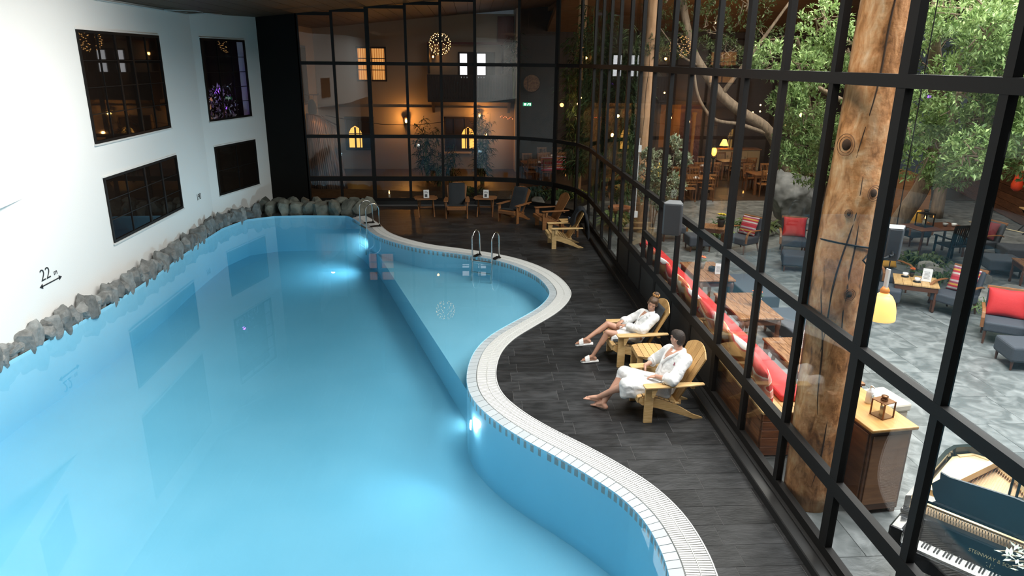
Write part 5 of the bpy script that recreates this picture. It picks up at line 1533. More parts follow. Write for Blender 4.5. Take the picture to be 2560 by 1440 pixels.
warm_em = mat('lit_curtain', (.6, .3, .1), .8, emit=(1, .36, .08), estr=.75)
ntc = warm_em.node_tree; bb_ = ntc.nodes['Principled BSDF']
tcx = ntc.nodes.new('ShaderNodeTexCoord'); wv = ntc.nodes.new('ShaderNodeTexWave'); wv.inputs['Scale'].default_value = 3.2; wv.inputs['Distortion'].default_value = 1.5
crx = ntc.nodes.new('ShaderNodeValToRGB'); crx.color_ramp.elements[0].color = (.55, .17, .03, 1); crx.color_ramp.elements[1].color = (1, .48, .14, 1)
ntc.links.new(tcx.outputs['Object'], wv.inputs[0]); ntc.links.new(wv.outputs[0], crx.inputs[0]); ntc.links.new(crx.outputs[0], bb_.inputs['Emission Color'])
glow = mat('lit_lampshade', (1, .7, .3), .5, emit=(1, .55, .13), estr=2.2)
reflection_glow = mat('arch_reflection', (.8, .5, .2), .5, emit=(1, .52, .10), estr=1.3)  # glowing colour stands in for the arched reflections in the panes
day_pane = mat('daylit_pane', (.8, .8, .85), .5, emit=(.95, .95, 1), estr=1.6)
brown_pane = mat('brown_pane', (.05, .035, .025), .1)
def house_window(n, x0, x1, z0, z1, y, mtl, cols=2, rows=3, depth=.06):
    t = setting('window_%d' % n, (x0, y, z0)); f = .07; W = x1-x0; H = z1-z0
    for q in ((0, f, 0, H), (W-f, W, 0, H)): MB().box(q[0], q[1], -depth, .01, q[2], q[3]).build('window_frame', timber, t)
    for q in ((0, W, 0, f), (0, W, H-f, H)): MB().box(q[0], q[1], -depth, .01, q[2], q[3]).build('window_frame', timber, t)
    for i in range(1, cols): x = W*i/cols; MB().box(x-.02, x+.02, -depth*.8, .0, f, H-f).build('glazing_bar', timber, t)
    for i in range(1, rows): z = H*i/rows; MB().box(f, W-f, -depth*.7, .0, z-.015, z+.015).build('glazing_bar', timber, t)
    for i in range(cols): MB().box(max(f, W*i/cols), min(W-f, W*(i+1)/cols), -.02, -.005, f, H-f).build('pane', mtl[i] if isinstance(mtl, list) else mtl, t)
    return t
house_window(9, -4.92, -3.64, 3.80, 5.22, 32, warm_em, 2, 3)
t = house_window(10, -5.58, -4.30, .85, 2.30, 32, brown_pane, 2, 2)
arch = [(.16, .12), (.72, .12), (.72, .75), (.62, .95), (.44, 1.06), (.26, .95), (.16, .75)]  # outline of the reflection painted on the lower windows
MB().prism(arch, -.035, -.022, 'y').build('reflected_arch', reflection_glow, t); MB().box(.40, .48, -.05, -.03, .1, 1.0).build('reflected_mullion', timber, t)
t = house_window(11, -1.22, .20, .80, 2.32, 32, brown_pane, 3, 2)
MB().prism([(x+.62, z+.02) for x, z in arch], -.035, -.022, 'y').build('reflected_arch', reflection_glow, t); MB().box(1.0, 1.12, -.05, -.03, .1, 1.05).build('reflected_mullion', timber, t)
MB().box(-.05, 1.47, -.10, .0, -.08, 0).build('sill', mat('lit_sill', (.6, .42, .2), .6), t)
MB().box(-.06, .0, -.06, .0, -.02, 1.55).build('jamb', mat('lit_sill', (.6, .42, .2), .6), t)
ws_ = setting('window_12', (-6.7, 29.2, 2.95))
MB().box(-.01, .06, 0, .95, 0, 2.25).build('window_frame', timber, ws_); MB().box(.05, .07, .1, .85, .1, 2.15).build('pane', brown_pane, ws_)
house_window(13, -.55, 1.05, 3.9, 5.05, 32, [day_pane, timber, day_pane, brown_pane], 4, 2)
# lean-to recess with warm curtain beside the daylit doors
MB().box(-1.85, 1.55, 31.2, 32.0, 5.45, 5.55)
# balcony
bal = thing('balcony', 'dark timber balcony with slatted railing under the daylit doors', 'balcony', (0, 31.3, 3.0))
MB().box(-1.85, 1.85, -.3, .7, 0, .14).build('deck', timber, bal)
MB().box(-1.85, 1.85, -.33, -.27, 1.05, 1.12).build('handrail', timber, bal)
for i in range(31): MB().box(-1.85+.12*i, -1.85+.12*i+.114, -.31, -.285, .12, 1.06).build('slat', timber, bal)
for x in (-1.85, 1.79):
    MB().box(x, x+.06, -.3, .7, .12, 1.12).build('side_panel', timber, bal)
for x in (-1.7, 1.6): MB().prism([(-.25, 0), (.7, 0), (.7, -.5), (.6, -.5)], x, x+.1, 'x').build('bracket', timber, bal)
tb_ = thing('balcony_roof', 'plastered hood with dark soffit above the balcony doors', 'roof', (-.1, 31.7, 5.35))
MB().box(-1.75, 1.5, -.25, .3, 0, .09).build('soffit', redp, tb_)
for x in (-1.75, 1.42): MB().box(x, x+.08, -.22, .28, -1.2, 0).build('post', timber, tb_)
rpn = thing('red_shutter', 'red-brown hinged shutter panel high on the cream wall', 'shutter', (1.15, 31.95, 5.45))
MB().box(0, .70, -.05, .04, 0, 1.05).build('board', redp, rpn)
for k in range(5): MB().box(.02+.135*k, .14+.135*k, -.065, -.05, .03, 1.02).build('plank', redp, rpn)

bulb_m = mat('warm_bulb', (1, .7, .35), .5, emit=(1, .55, .16), estr=18)
def wall_lantern(label, loc, pw, s=1.0, col=(1, .42, .09)):
    t = thing('wall_lantern', label, 'lantern', loc)
    MB().lathe([(.05*s, -.16*s), (.09*s, .06*s), (.085*s, .06*s), (.045*s, -.155*s)], 6).build('cage', timber, t)
    MB().lathe([(.10*s, .06*s), (.06*s, .12*s), (.012*s, .15*s), (.012*s, .18*s), (.001, .185*s)], 8).build('roof', timber, t)
    MB().tube([(0, 0, .17*s), (0, .08*s, .22*s), (0, .17*s, .10*s)], .012*s, 6).build('arm', timber, t)
    MB().ball((0, -.11*s, -.03*s), (.042*s, .03*s, .06*s), 10, 8).build('bulb', bulb_m, t, smooth=True)
    if pw: lamp('lantern_light', 'POINT', (loc[0], loc[1]-.14*s, loc[2]), pw, col, radius=.05)
    return t
wall_lantern('dark wall lantern glowing orange between the two lower house windows', (-2.86, 31.80, 2.18), 95, 1.2)
wall_lantern('dark wall lantern glowing orange right of the lower right house window', (.36, 31.80, 2.42), 60, 1.0)
wall_lantern('low dark wall lantern glowing among the bamboo leaves', (.62, 31.6, 1.62), 40, 1.2)
wall_lantern('small wall lantern glowing beside the balcony doors', (-1.62, 31.85, 4.86), 5, .8)
# globe of lights
gl_ = thing('globe_light', 'round wire globe of tiny warm lights hanging before the balcony', 'lamp', (-1.16, 28.0, 5.28))
gm = MB()
for i in range(90):
    z = 1-2*(i+.5)/90; a = i*2.39996; r_ = math.sqrt(1-z*z); gm.ball((.40*r_*math.cos(a), .40*r_*math.sin(a), .40*z), .013, 6, 4)
gm.build('tiny_bulbs', mat('tiny_bulb', (1, .7, .3), .5, emit=(1, .50, .16), estr=9), gl_, kind='stuff')
for k in range(4): MB().tube([(.4*math.cos(q)*math.cos(k*.785), .4*math.cos(q)*math.sin(k*.785), .4*math.sin(q)) for q in np.linspace(0, 6.283, 25)], .006, 5).build('wire_ring', timber, gl_)
MB().cyl((0, 0, .4), (0, 0, 1.15), .006, n=6).build('cord', timber, gl_)
# corrugated shed
corm = mat('corrugated_metal', (.30, .20, .15), .4, .5, col2=(.12, .10, .09), nscale=2, stretch=(4, 4, .6))
csh = thing('corrugated_screen', 'tall curved screen of rusty corrugated metal beside the black board', 'screen', (-5.5, 27, 0))
mb = MB(); vs = []; fs = []; nu = 80; nvv = 10
for j in range(nvv+1):
    zz = 2.75*j/nvv
    for i in range(nu+1):
        u = i/nu; x = -.75+1.5*u*(1-.18*j/nvv); yy_ = -.5*math.sin(u*3.14)+.02*math.sin(u*120)
        hgt = zz*(1-.35*max(0, u-.45)**1.3)
        vs.append((x-.12*j/nvv+.02*math.sin(u*120), yy_+.25*j/nvv, hgt))
for j in range(nvv):
    for i in range(nu): q = j*(nu+1)+i; fs.append((q, q+1, q+nu+2, q+nu+1))
o = mb.add(vs, fs).build('sheet', corm, csh, smooth=True); so = o.modifiers.new('t', 'SOLIDIFY'); so.thickness = .012
MB().tube([(-.85, .25, 2.74), (-.4, -.1, 2.76), (.0, -.28, 2.7), (.45, .2, 2.35)], .03, 8).build('top_rim', timber, csh)
lamp('screen_fill', 'POINT', (-5.3, 25.9, 2.9), 30, (1, .40, .10), radius=.08)  # bare lamp added to throw warm light on the corrugated sheet
hs = thing('hanging_sign', 'oval shop sign hanging from an iron bracket on the cream side wall', 'sign', (-6.7, 28, 3.2))
MB().tube([(0, 0, .2), (.85, 0, .2), (.9, 0, .24)], .018, 6).build('bracket', timber, hs); MB().tube([(0, 0, .55), (.12, 0, .42), (.10, 0, .25), (.3, 0, .2)], .016, 6).build('scroll', timber, hs)
MB().ball((.62, 0, -.32), (.17, .02, .36), 20, 10).build('board', mat('dark_sign_board', (.035, .045, .06), .5), hs, smooth=True)
for x in (.55, .69): MB().cyl((x, 0, .2), (x, 0, .0), .006, n=5).build('hanger', timber, hs)
wire = thing('slack_wire', 'slack black wire strung across the front of the cream house wall', 'wire', (-3, 31, 2.0))
MB().tube([(-3.2, 0, .42), (-2, 0, .2), (-.8, 0, .06), (.6, 0, .04), (2, 0, .2)], .012, 5).build('strand', timber, wire)
ex = thing('exit_sign', 'small green and white emergency exit sign lit up over the dining area', 'sign', (2.4, 31.0, 2.93))
MB().box(-.18, .18, -.03, .03, -.07, .07).build('case', mat('exit_green', (.02, .25, .12), .5, emit=(.03, .5, .22), estr=.8), ex)
xw = MB(); xw.box(-.14, -.04, -.036, -.03, -.04, .04); xw.prism([(.0, -.045), (.03, -.045), (.05, 0), (.09, .03), (.06, .045), (.02, .02)], -.036, -.03, 'y'); xw.box(.10, .15, -.036, -.03, -.045, .045)
xw.build('pictogram', mat('exit_white', (.8, .9, .85), .5, emit=(.8, 1, .9), estr=2.2), ex)
MB().cyl((0, 0, .07), (0, 0, 3.6), .01, n=6).build('hanger', timber, ex)
dk_ = thing('round_plaque', 'round woven disc hanging on the dark wall above the dining area', 'plaque', (2.72, 32.7, 3.75))
MB().tube([(0, -.02, 0), (0, .03, 0)], [.40, .40], 28).build('disc', mat('woven_disc', (.30, .15, .06), .7, col2=(.14, .06, .03), nscale=14), dk_)
MB().tube([(.39*math.cos(a), -.03, .39*math.sin(a)) for a in np.linspace(0, 6.283, 30)], .025, 6).build('rim', timber, dk_)
cnd = thing('candle', 'small burning candle glimmering behind the far glass', 'candle', (-2.9, 24.6, .06))
MB().lathe([(.035, 0), (.035, .16), (.001, .158)], 10).build('wax', wax, cnd, smooth=True); MB().lathe([(.001, .16), (.022, .20), (.001, .29)], 8).build('flame', flame_m, cnd, smooth=True)
# red fairy lights
fl_ = thing('fairy_lights', 'short string of tiny red lights in the dark beside the house', 'lights', (1.5, 31.0, 2.4))
fm_ = MB()
for i in range(9): fm_.ball((-.25+.065*i, 0, .04*math.sin(i*2.1)-.05*(i > 3)), .014, 6, 4)
fm_.build('bulbs', mat('red_bulb', (1, .2, .1), .5, emit=(1, .16, .05), estr=5), fl_, kind='stuff'); MB().tube([(-.3, 0, .02), (0, 0, -.03), (.35, 0, -.01)], .005, 5).build('wire', timber, fl_)

# ------------------------------------------------------------------ dining tables and chairs
din_w = mat('dining_wood', (.33, .145, .05), .4, col2=(.22, .09, .03), nscale=5, stretch=(6, 1, 1), rand=.2)
din_d = mat('dining_dark_wood', (.14, .055, .020), .45, rand=.2)
def dining_table(label, loc, wx=1.2, wy=.85, rz=0):
    t = thing('dining_table', label, 'table', loc, rz)
    for i in range(4): MB().box(-wx/2, wx/2, -wy/2+wy*i/4+.002, -wy/2+wy*(i+1)/4-.002, .73, .76).build('top_board', din_w, t)
    for a in (-1, 1):
        for b in (-1, 1): MB().box(a*(wx/2-.06)-.035, a*(wx/2-.06)+.035, b*(wy/2-.06)-.035, b*(wy/2-.06)+.035, 0, .73).build('leg', din_d, t)
        MB().box(-wx/2+.08, wx/2-.08, a*(wy/2-.06)-.012, a*(wy/2-.06)+.012, .63, .73).build('apron', din_d, t)
    return t
dc = thing('dining_chair', 'slat-backed dining chair', 'chair', (0, 0, 0))
MB().box(-.22, .22, -.22, .22, .43, .46).build('seat', din_w, dc, bevel=.006)
for s in (-1, 1):
    MB().box(s*.20-.02, s*.20+.02, -.21, -.17, 0, .43).build('leg', din_d, dc)
    MB().beam((s*.20, .20, 0), (s*.20, .20, .46), .04, .04).build('leg', din_d, dc); MB().beam((s*.20, .20, .44), (s*.20, .30, .98), .04, .03).build('back_post', din_d, dc)
MB().beam((-.22, .295, .96), (.22, .295, .96), .025, .07).build('top_rail', din_w, dc)
MB().beam((-.20, .235, .62), (.20, .235, .62), .02, .04).build('lower_rail', din_w, dc)
for i in range(6): x = -.15+.06*i; MB().beam((x, .238, .63), (x, .293, .95), .014, .022).build('back_slat', din_w, dc)
used = [0]
def chair_at(x, y, rz, label, group=None):
    if not used[0]: used[0] = 1; dc.location = (x, y, .01); dc.rotation_euler = (0, 0, rz); dc['label'] = label; return dc
    return dup(dc, (x, y, .01), rz, label)
tables = [('nearest dining table behind the bushy ficus, set with glasses', (8.0, 24.95), 1.3, .9, 0, 'the nearest dining table behind the ficus'),
          ('dining table left of the boulder top, set with a napkin', (11.1, 25.9), 1.3, .9, .05, 'the dining table left of the boulder top'),
          ('middle dining table under the glowing lamp post', (9.2, 28.0), 1.3, .9, -.1, 'the table under the lamp post'),
          ('long dining table in front of the lit sideboard', (11.2, 29.4), 1.5, .9, 0, 'the long table by the sideboard'),
          ('dining table at the back under the leaves, right of the sideboard', (13.4, 28.6), 1.3, .9, .1, 'the back table under the leaves'),
          ('dining table by the far left corner near the exit sign', (2.7, 28.9), 1.3, .8, .1, 'the table near the exit sign'),
          ('farther dining table near the exit sign', (3.5, 31.0), 1.2, .8, 0, 'the farther table near the exit sign'),
          ('dining table behind the slim log column', (5.6, 27.2), 1.3, .9, .1, 'the table behind the slim column')]
glass_m2 = glass_mat('drinking_glass', (.93, .94, .94), .09)
for lab, (x, y), wx, wy, rz, nm in tables:
    dining_table(lab, (x, y, .01), wx, wy, rz)
    for k, (dx, dy, a, side) in enumerate(((-.32, -.62, R(180), 'front left'), (.32, -.62, R(180), 'front right'), (-.32, .64, 0, 'back left'), (.34, .64, 0, 'back right'))):
        chair_at(x+dx, y+dy, a+rz+random.uniform(-.15, .15), 'slat-backed dining chair at the %s of %s' % (side, nm))
    for k, (dx, dy) in enumerate(((-.3, -.2), (.3, -.2), (-.3, .22), (.3, .22))):
        g = thing('drinking_glass', 'stemmed glass at the %s place on %s' % (('front left', 'front right', 'back left', 'back right')[k], nm), 'glass', (x+dx, y+dy, .771))
        MB().lathe([(.03, 0), (.032, .004), (.005, .01), (.005, .08), (.03, .10), (.036, .15), (.030, .18), (.028, .178), (.033, .15), (.026, .105), (.001, .09)], 10).build('bowl', glass_m2, g, smooth=True)
    npk = MB().add([(-.1, -.08, 0), (.1, -.08, 0), (.1, .08, 0), (-.1, .08, 0), (-.05, 0, .06), (.05, 0, .06)], [(0, 1, 2, 3), (0, 4, 5, 1), (3, 2, 5, 4), (0, 3, 4), (1, 5, 2)]).build('napkin', china, None, loc=(x+.02, y-.28, .772))
    tag(npk, 'folded white napkin on %s' % nm, 'napkin')
# striped cloth hung over two chairs at the far left table is a throw
for k, (x, y) in enumerate(((3.02, 28.05), (3.55, 28.35))):
    me = MB().box(-.24, .24, -.03, .03, 0, .55)
    th_ = me.build('chair_throw', stripe_m, None, bevel=.01, loc=(x, y, .52), rot=(R(8), 0, R(180-15*k))); tag(th_, 'striped throw over the %s chair back near the exit sign' % ('left', 'right')[k], 'blanket')

# lit sideboard, doorway, picture and lanterns on the dark end wall
sb = thing('sideboard', 'pale sideboard lit from above against the dark end wall', 'sideboard', (11.9, 31.6, 0))
MB().box(-1.1, 1.1, -.3, .3, .05, .98).build('body', mat('pale_sideboard', (.42, .28, .14), .5), sb)
for i in range(4): MB().box(-1.08+.54*i, -.56+.54*i, -.33, -.30, .1, .92).build('door', mat('pale_sideboard', (.42, .28, .14), .5), sb, bevel=.01)
MB().box(-1.15, 1.15, -.36, .34, .98, 1.02).build('top', din_w, sb)
la_ = thing('table_lamp', 'small glowing tent-shaped lamp on the pale sideboard', 'lamp', (11.4, 31.55, 1.02))
MB().lathe([(.20, .12), (.08, .40), (.07, .40), (.19, .12)], 14).build('shade', glow, la_, smooth=True); MB().lathe([(.08, 0), (.02, .03), (.02, .2)], 10).build('base', timber, la_)
lamp('sideboard_glow', 'POINT', (11.4, 31.0, 1.6), 16, (1, .55, .2), radius=.1)
dr = setting('door_1', (8.6, 32.95, 0))
MB().box(0, .14, -.06, .05, 0, 2.95).build('door_frame', timber, dr); MB().box(2.1, 2.24, -.06, .05, 0, 2.95).build('door_frame', timber, dr); MB().box(0, 2.24, -.06, .05, 2.85, 3.0).build('door_frame', timber, dr)
MB().box(.14, 1.1, -.02, .02, .9, 2.85).build('lit_wall', mat('orange_wall', (.45, .16, .03), .8), dr); MB().box(1.1, 2.1, -.02, .02, .0, 2.85).build('door_leaf', redp, dr); MB().box(.14, 1.1, -.03, .03, 0, .9).build('counter', timber, dr)
wall_lantern('orange carriage lantern glowing in the lit doorway of the end wall', (9.05, 32.5, 2.35), 22, 1.6, (1, .36, .06))
wall_lantern('little lantern glowing left of the slim log column', (4.35, 30.5, 1.9), 6, 1.0)
wall_lantern('lantern glowing at the end wall behind the lamp post', (7.0, 32.4, 3.6), 4, .9)
pc_ = thing('picture', 'small brown framed picture high on the dark end wall', 'picture', (11.6, 32.95, 4.87))
MB().box(-.27, .27, -.04, .02, -.36, .36).build('frame', timber, pc_); MB().box(-.22, .22, -.05, -.035, -.31, .31).build('canvas', mat('brown_canvas', (.38, .17, .08), .7, col2=(.2, .08, .04), nscale=9), pc_)
lpst = thing('lamp_post', 'short black lamp post with a glowing orange globe among the tables', 'lamp', (9.04, 26.0, 0))
MB().lathe([(.12, 0), (.10, .06), (.05, .12), (.035, .3), (.035, 1.25), (.08, 1.32), (.09, 1.36), (.001, 1.37)], 12).build('post', black, lpst, smooth=True)
MB().ball((0, 0, 1.55), (.10, .10, .17), 14, 10).build('globe', mat('orange_globe', (1, .5, .1), .5, emit=(1, .38, .05), estr=5), lpst, smooth=True); MB().lathe([(.10, 1.70), (.02, 1.78), (.001, 1.79)], 10).build('cap', black, lpst)
lamp('lamp_post_light', 'POINT', (9.04, 25.8, 1.6), 14, (1, .45, .12), radius=.1)
wt = thing('gold_post', 'slim gold-lit carved post standing left of the lamp post', 'post', (9.75, 31.0, 0))
MB().lathe([(.12, 0), (.09, .1), (.07, 1.0), (.09, 1.1), (.07, 1.2), (.08, 2.5), (.12, 2.62), (.001, 2.64)], 12).build('shaft', mat('gold_wood', (.55, .22, .05), .5), wt, smooth=True)
lb = MB()
sl = thing('string_lights', 'loose string of warm bulbs hung among the leaves of the big ficus', 'lights', (12, 26, 4))
random.seed(77)
for (x, y, z) in [(9.95, 26, 3.62), (10.35, 26, 2.98), (10.7, 26.2, 3.0), (7.0, 26, 3.65), (10.2, 25, 3.3), (10.9, 25, 2.75), (11.2, 25, 2.6), (8.3, 28, 6.1), (9.3, 28, 6.15), (10.6, 28, 6.15), (11.4, 28.3, 5.7), (6.9, 28, 5.9), (3.7, 25, 3.3), (3.8, 25, 3.5), (5.6, 25, 1.7), (5.8, 25, 1.72)]:
    MB().ball((x-12, y-26, z-4), .030, 8, 6).build('bulb', bulb_m, sl, smooth=True)
MB().tube([(x-12, y-26, z-4) for x, y, z in ((6.9, 28, 6.0), (8.3, 28, 6.18), (9.3, 28, 6.2), (10.6, 28, 6.22), (11.4, 28.3, 5.8))], .008, 5).build('wire', timber, sl)
for x, y, z, p in ((10.35, 25.9, 2.98, 10), (9.3, 27.9, 6.1, 10), (6.9, 27.9, 5.85, 14), (3.7, 24.9, 3.25, 14), (11.4, 28.2, 5.65, 10)): lamp('string_bulb_light', 'POINT', (x, y, z-.08), p, (1, .55, .25), radius=.03)

# dark set table with candle lantern and chairs behind the coffee table
t = thing('dark_table', 'dark table with a candle lantern in the shade beyond the coffee table', 'table', (11.9, 17.0, 0), R(8))
MB().box(-.75, .75, -.42, .42, .72, .75).build('top', table_d, t, bevel=.006)
for a in (-1, 1):
    for b in (-1, 1): MB().beam((a*.66, b*.34, 0), (a*.62, b*.32, .72), .05, .05).build('leg', table_d, t)
lantern('tall black lantern with burning candle on the dark table', (11.62, 17.05, .751), 1.9, black, .3)
for i, (x, y) in enumerate(((12.15, 17.0), (12.35, 16.95))): cup('cup standing on the dark table, %s' % ('left of the pair', 'right of the pair')[i], (x, y, .751), mat('grey_mug', (.35, .36, .36), .4) if i == 0 else china, 0, 1.5, False)
bc = thing('black_slat_chair', 'black slatted garden chair at the near side of the dark table', 'chair', (11.95, 16.35, 0), R(186))
MB().box(-.28, .28, -.25, .25, .42, .45).build('seat', black, bc)
for s in (-1, 1):
    MB().box(s*.27-.02, s*.27+.02, -.24, -.2, 0, .64).build('leg', black, bc); MB().beam((s*.27, .25, 0), (s*.27, .34, .98), .04, .04).build('leg', black, bc); MB().box(s*.29-.03, s*.29+.03, -.26, .28, .63, .655).build('armrest', black, bc)
for i in range(9): MB().beam((-.22+.055*i, .27, .48), (-.22+.055*i, .335, .94), .016, .03).build('back_slat', black, bc)
MB().beam((-.27, .34, .96), (.27, .34, .96), .03, .07).build('top_rail', black, bc)
c = lounge_chair('garden chair with mustard cushion behind the dark table', (12.1, 18.15, 0), R(5)); chair_pillow(c, 'mustard cushion on the chair behind the dark table', yellow_m, .7, .45)
c = lounge_chair('garden chair with dark red cushion right of the dark table', (13.1, 16.9, 0), R(-80)); chair_pillow(c, 'dark red cushion on the chair right of the dark table', mat('wine_fabric', (.18, .02, .03), .8), .5, .45)
scrn = thing('arched_screen', 'arched brown wooden panel standing behind the chairs and tree trunk', 'screen', (12.6, 20.2, 0), R(-8))
A_ = [(-1.1, 0), (1.1, 0), (1.1, 1.0)]+[(1.1*math.cos(q), 1.0+.75*math.sin(q)) for q in np.linspace(.2, 2.94, 12)]+[(-1.1, 1.0)]
MB().prism(A_, -.03, .03, 'y').build('panel', mat('arch_panel', (.26, .115, .045), .5, col2=(.18, .075, .03), nscale=3, stretch=(1, 1, 6)), scrn)
for x in (-.55, 0, .55): MB().box(x-.015, x+.015, -.045, -.03, .05, 1.6).build('batten', redp, scrn)
# folding table and red lantern at the plank wall
t = thing('folding_table', 'yellow-topped folding table standing in front of the plank wall', 'table', (16.35, 19.2, 0), R(70))
for i in range(4): MB().box(-.35, .35, -.3+.15*i+.002, -.3+.15*(i+1)-.002, .70, .725).build('top_slat', bench_t, t)
for s in (-1, 1): MB().beam((s*.26, -.25, 0), (s*.26, .25, .70), .03, .03).build('leg', black, t); MB().beam((s*.22, .25, 0), (s*.22, -.25, .70), .03, .03).build('leg', black, t)
rh = thing('red_hanging_lantern', 'red bottle-shaped lantern hanging before the plank wall', 'lantern', (15.95, 19.6, 1.2))
MB().lathe([(.06, 0), (.15, .08), (.16, .2), (.11, .36), (.075, .6), (.07, .75), (.001, .76)], 16).build('body', mat('red_glass', (.62, .05, .015), .3), rh, smooth=True); MB().cyl((0, 0, .75), (0, 0, 4.5), .008, n=5).build('cord', timber, rh)
hsx = thing('garden_hose', 'pale garden hose lying along the floor by the plank wall', 'hose', (15.9, 19.8, .02))
MB().tube([(-.35, .9, .02), (-.15, .4, .02), (.1, -.1, .02), (.3, -.7, .02), (.5, -1.2, .02)], .015, 6).build('tube', mat('pale_hose', (.6, .5, .3), .5), hsx, smooth=True)
# white hanging cable with box by the slim column
hc_ = thing('hanging_cable', 'white cable with a small white box hanging behind the glass near the slim column', 'cable', (4.2, 17.6, 1.0))
MB().cyl((0, 0, 0), (0, 0, 1.9), .010, n=6).build('wire', china, hc_); MB().box(-.06, .06, -.04, .04, -.12, .04).build('box', china, hc_); MB().box(-.05, .05, -.04, .04, 1.55, 1.72).build('upper_box', china, hc_)
lt = thing('yellow_lantern', 'yellow tent-shaped garden lamp glowing in the ficus leaves', 'lamp', (5.05, 19.0, 1.75))
MB().lathe([(.26, 0), (.20, .1), (.08, .32), (.03, .40), (.001, .41)], 14).build('shade', mat('yellow_glow', (.9, .6, .1), .5, emit=(1, .62, .10), estr=.8), lt, smooth=True); MB().cyl((0, 0, -1.75), (0, 0, .05), .015, n=6).build('stake', timber, lt)
tp = thing('terracotta_pot', 'large terracotta pot behind the glass near the jacket chair', 'pot', (4.4, 20.5, 0))
MB().lathe([(.20, 0), (.24, .05), (.31, .5), (.34, .52), (.34, .58), (.28, .58), (.26, .5), (.001, .5)], 20).build('pot', mat('terracotta', (.42, .16, .06), .7), tp, smooth=True); MB().lathe([(.26, .50), (.001, .53)], 14).build('soil', earth, tp)
# ------------------------------------------------------------------ plants and stones of the garden
def leaf_mat(name, lo, hi, rough=.45, trans=.25):
    m = bpy.data.materials.new(name); m.use_nodes = True; nt = m.node_tree
    b = nt.nodes['Principled BSDF']; b.inputs['Roughness'].default_value = rough; b.inputs['Specular IOR Level'].default_value = .35
    at = nt.nodes.new('ShaderNodeAttribute'); at.attribute_name = 'tone'
    mx = nt.nodes.new('ShaderNodeMix'); mx.data_type = 'RGBA'
    mx.inputs['A'].default_value = (*lo, 1); mx.inputs['B'].default_value = (*hi, 1)
    nt.links.new(at.outputs['Fac'], mx.inputs['Factor']); nt.links.new(mx.outputs['Result'], b.inputs['Base Color'])
    if trans:
        tl = nt.nodes.new('ShaderNodeBsdfTranslucent'); nt.links.new(mx.outputs['Result'], tl.inputs[0])
        ms = nt.nodes.new('ShaderNodeMixShader'); ms.inputs[0].default_value = trans
        nt.links.new(b.outputs[0], ms.inputs[1]); nt.links.new(tl.outputs[0], ms.inputs[2]); nt.links.new(ms.outputs[0], nt.nodes['Material Output'].inputs[0])
    return m
def leaves(name, pos, dirs, L, W, mtl, parent, fold=.25, droop=0., tone=None):
    n = len(pos); pos = np.asarray(pos, float); d = np.asarray(dirs, float); d /= np.linalg.norm(d, axis=1)[:, None]+1e-9
    up = np.tile([0, 0, 1.], (n, 1))+rng.normal(0, .35, (n, 3))
    s = np.cross(d, up); s /= np.linalg.norm(s, axis=1)[:, None]+1e-9; u = np.cross(s, d)
    L = (L*rng.uniform(.7, 1.25, n))[:, None]; Wd = L*W
    q = np.array([0, 0, 1.])
    base = pos; mid = pos+d*L*.5+u*L*.06; tip = pos+d*L-q*L*droop
    l = mid+s*Wd*.5+u*Wd*fold; r = mid-s*Wd*.5+u*Wd*fold
    v = np.stack([base, l, tip, r, mid], 1).reshape(-1, 3)
    i = np.arange(n)*5
    f = np.concatenate([np.stack([i, i+1, i+4], 1), np.stack([i+1, i+2, i+4], 1), np.stack([i+2, i+3, i+4], 1), np.stack([i+3, i, i+4], 1)])
    me = bpy.data.meshes.new(name)
    me.vertices.add(len(v)); me.vertices.foreach_set('co', v.ravel())
    me.loops.add(f.size); me.loops.foreach_set('vertex_index', f.ravel().astype(np.int32))
    me.polygons.add(len(f)); me.polygons.foreach_set('loop_start', np.arange(0, f.size, 3, dtype=np.int32))
    a = me.attributes.new('tone', 'FLOAT', 'POINT')
    t = rng.uniform(0, 1, n) if tone is None else np.clip(tone+rng.normal(0, .2, n), 0, 1)
    a.data.foreach_set('value', np.repeat(t, 5).astype(np.float32))
    me.update(calc_edges=True); me.validate()
    o = link(name, me, mtl, parent); o['kind'] = 'stuff'
    return o
def rosettes(centres, radii, n_cl, n_lf, shell=.55):
    P = []; D = []
    for c, r in zip(centres, radii):
        for _ in range(n_cl):
            v = rng.normal(0, 1, 3); v /= np.linalg.norm(v); k = rng.uniform(shell, 1)**.6
            p = np.array(c)+v*np.array(r)*k; ax = v*.6+np.array([0, 0, .5])+rng.normal(0, .35, 3); ax /= np.linalg.norm(ax)
            for _ in range(n_lf):
                d = ax*rng.uniform(.2, .9)+rng.normal(0, .6, 3); P.append(p+rng.normal(0, .03, 3)); D.append(d)
    return np.array(P), np.array(D)
bark = mat('grey_bark', (.24, .17, .11), .8, col2=(.13, .09, .06), nscale=6, stretch=(3, 3, .6), bump=.4, bscale=14)
ficus_m = leaf_mat('ficus_leaf', (.085, .160, .040), (.36, .48, .18))
ficus_d = leaf_mat('ficus_leaf_dark', (.040, .070, .022), (.11, .15, .05))
pale_m = leaf_mat('pale_leaf', (.16, .21, .10), (.56, .60, .42))
bamb_m = leaf_mat('bamboo_leaf', (.018, .05, .018), (.10, .17, .06))
def branch(mb, pts, r0, r1): 
    p = smooth_line3(pts); k = len(p); mb.tube([tuple(x) for x in p], [r0+(r1-r0)*i/(k-1) for i in range(k)], 8)
def smooth_line3(pts):
    P = [np.array(p, float) for p in pts]; out = []
    for i in range(len(P)-1):
        p0 = P[max(i-1, 0)]; p1 = P[i]; p2 = P[i+1]; p3 = P[min(i+2, len(P)-1)]
        for t in np.linspace(0, 1, 5, endpoint=False): out.append(.5*((2*p1)+(-p0+p2)*t+(2*p0-5*p1+4*p2-p3)*t*t+(-p0+3*p1-3*p2+p3)*t**3))
    out.append(P[-1]); return out
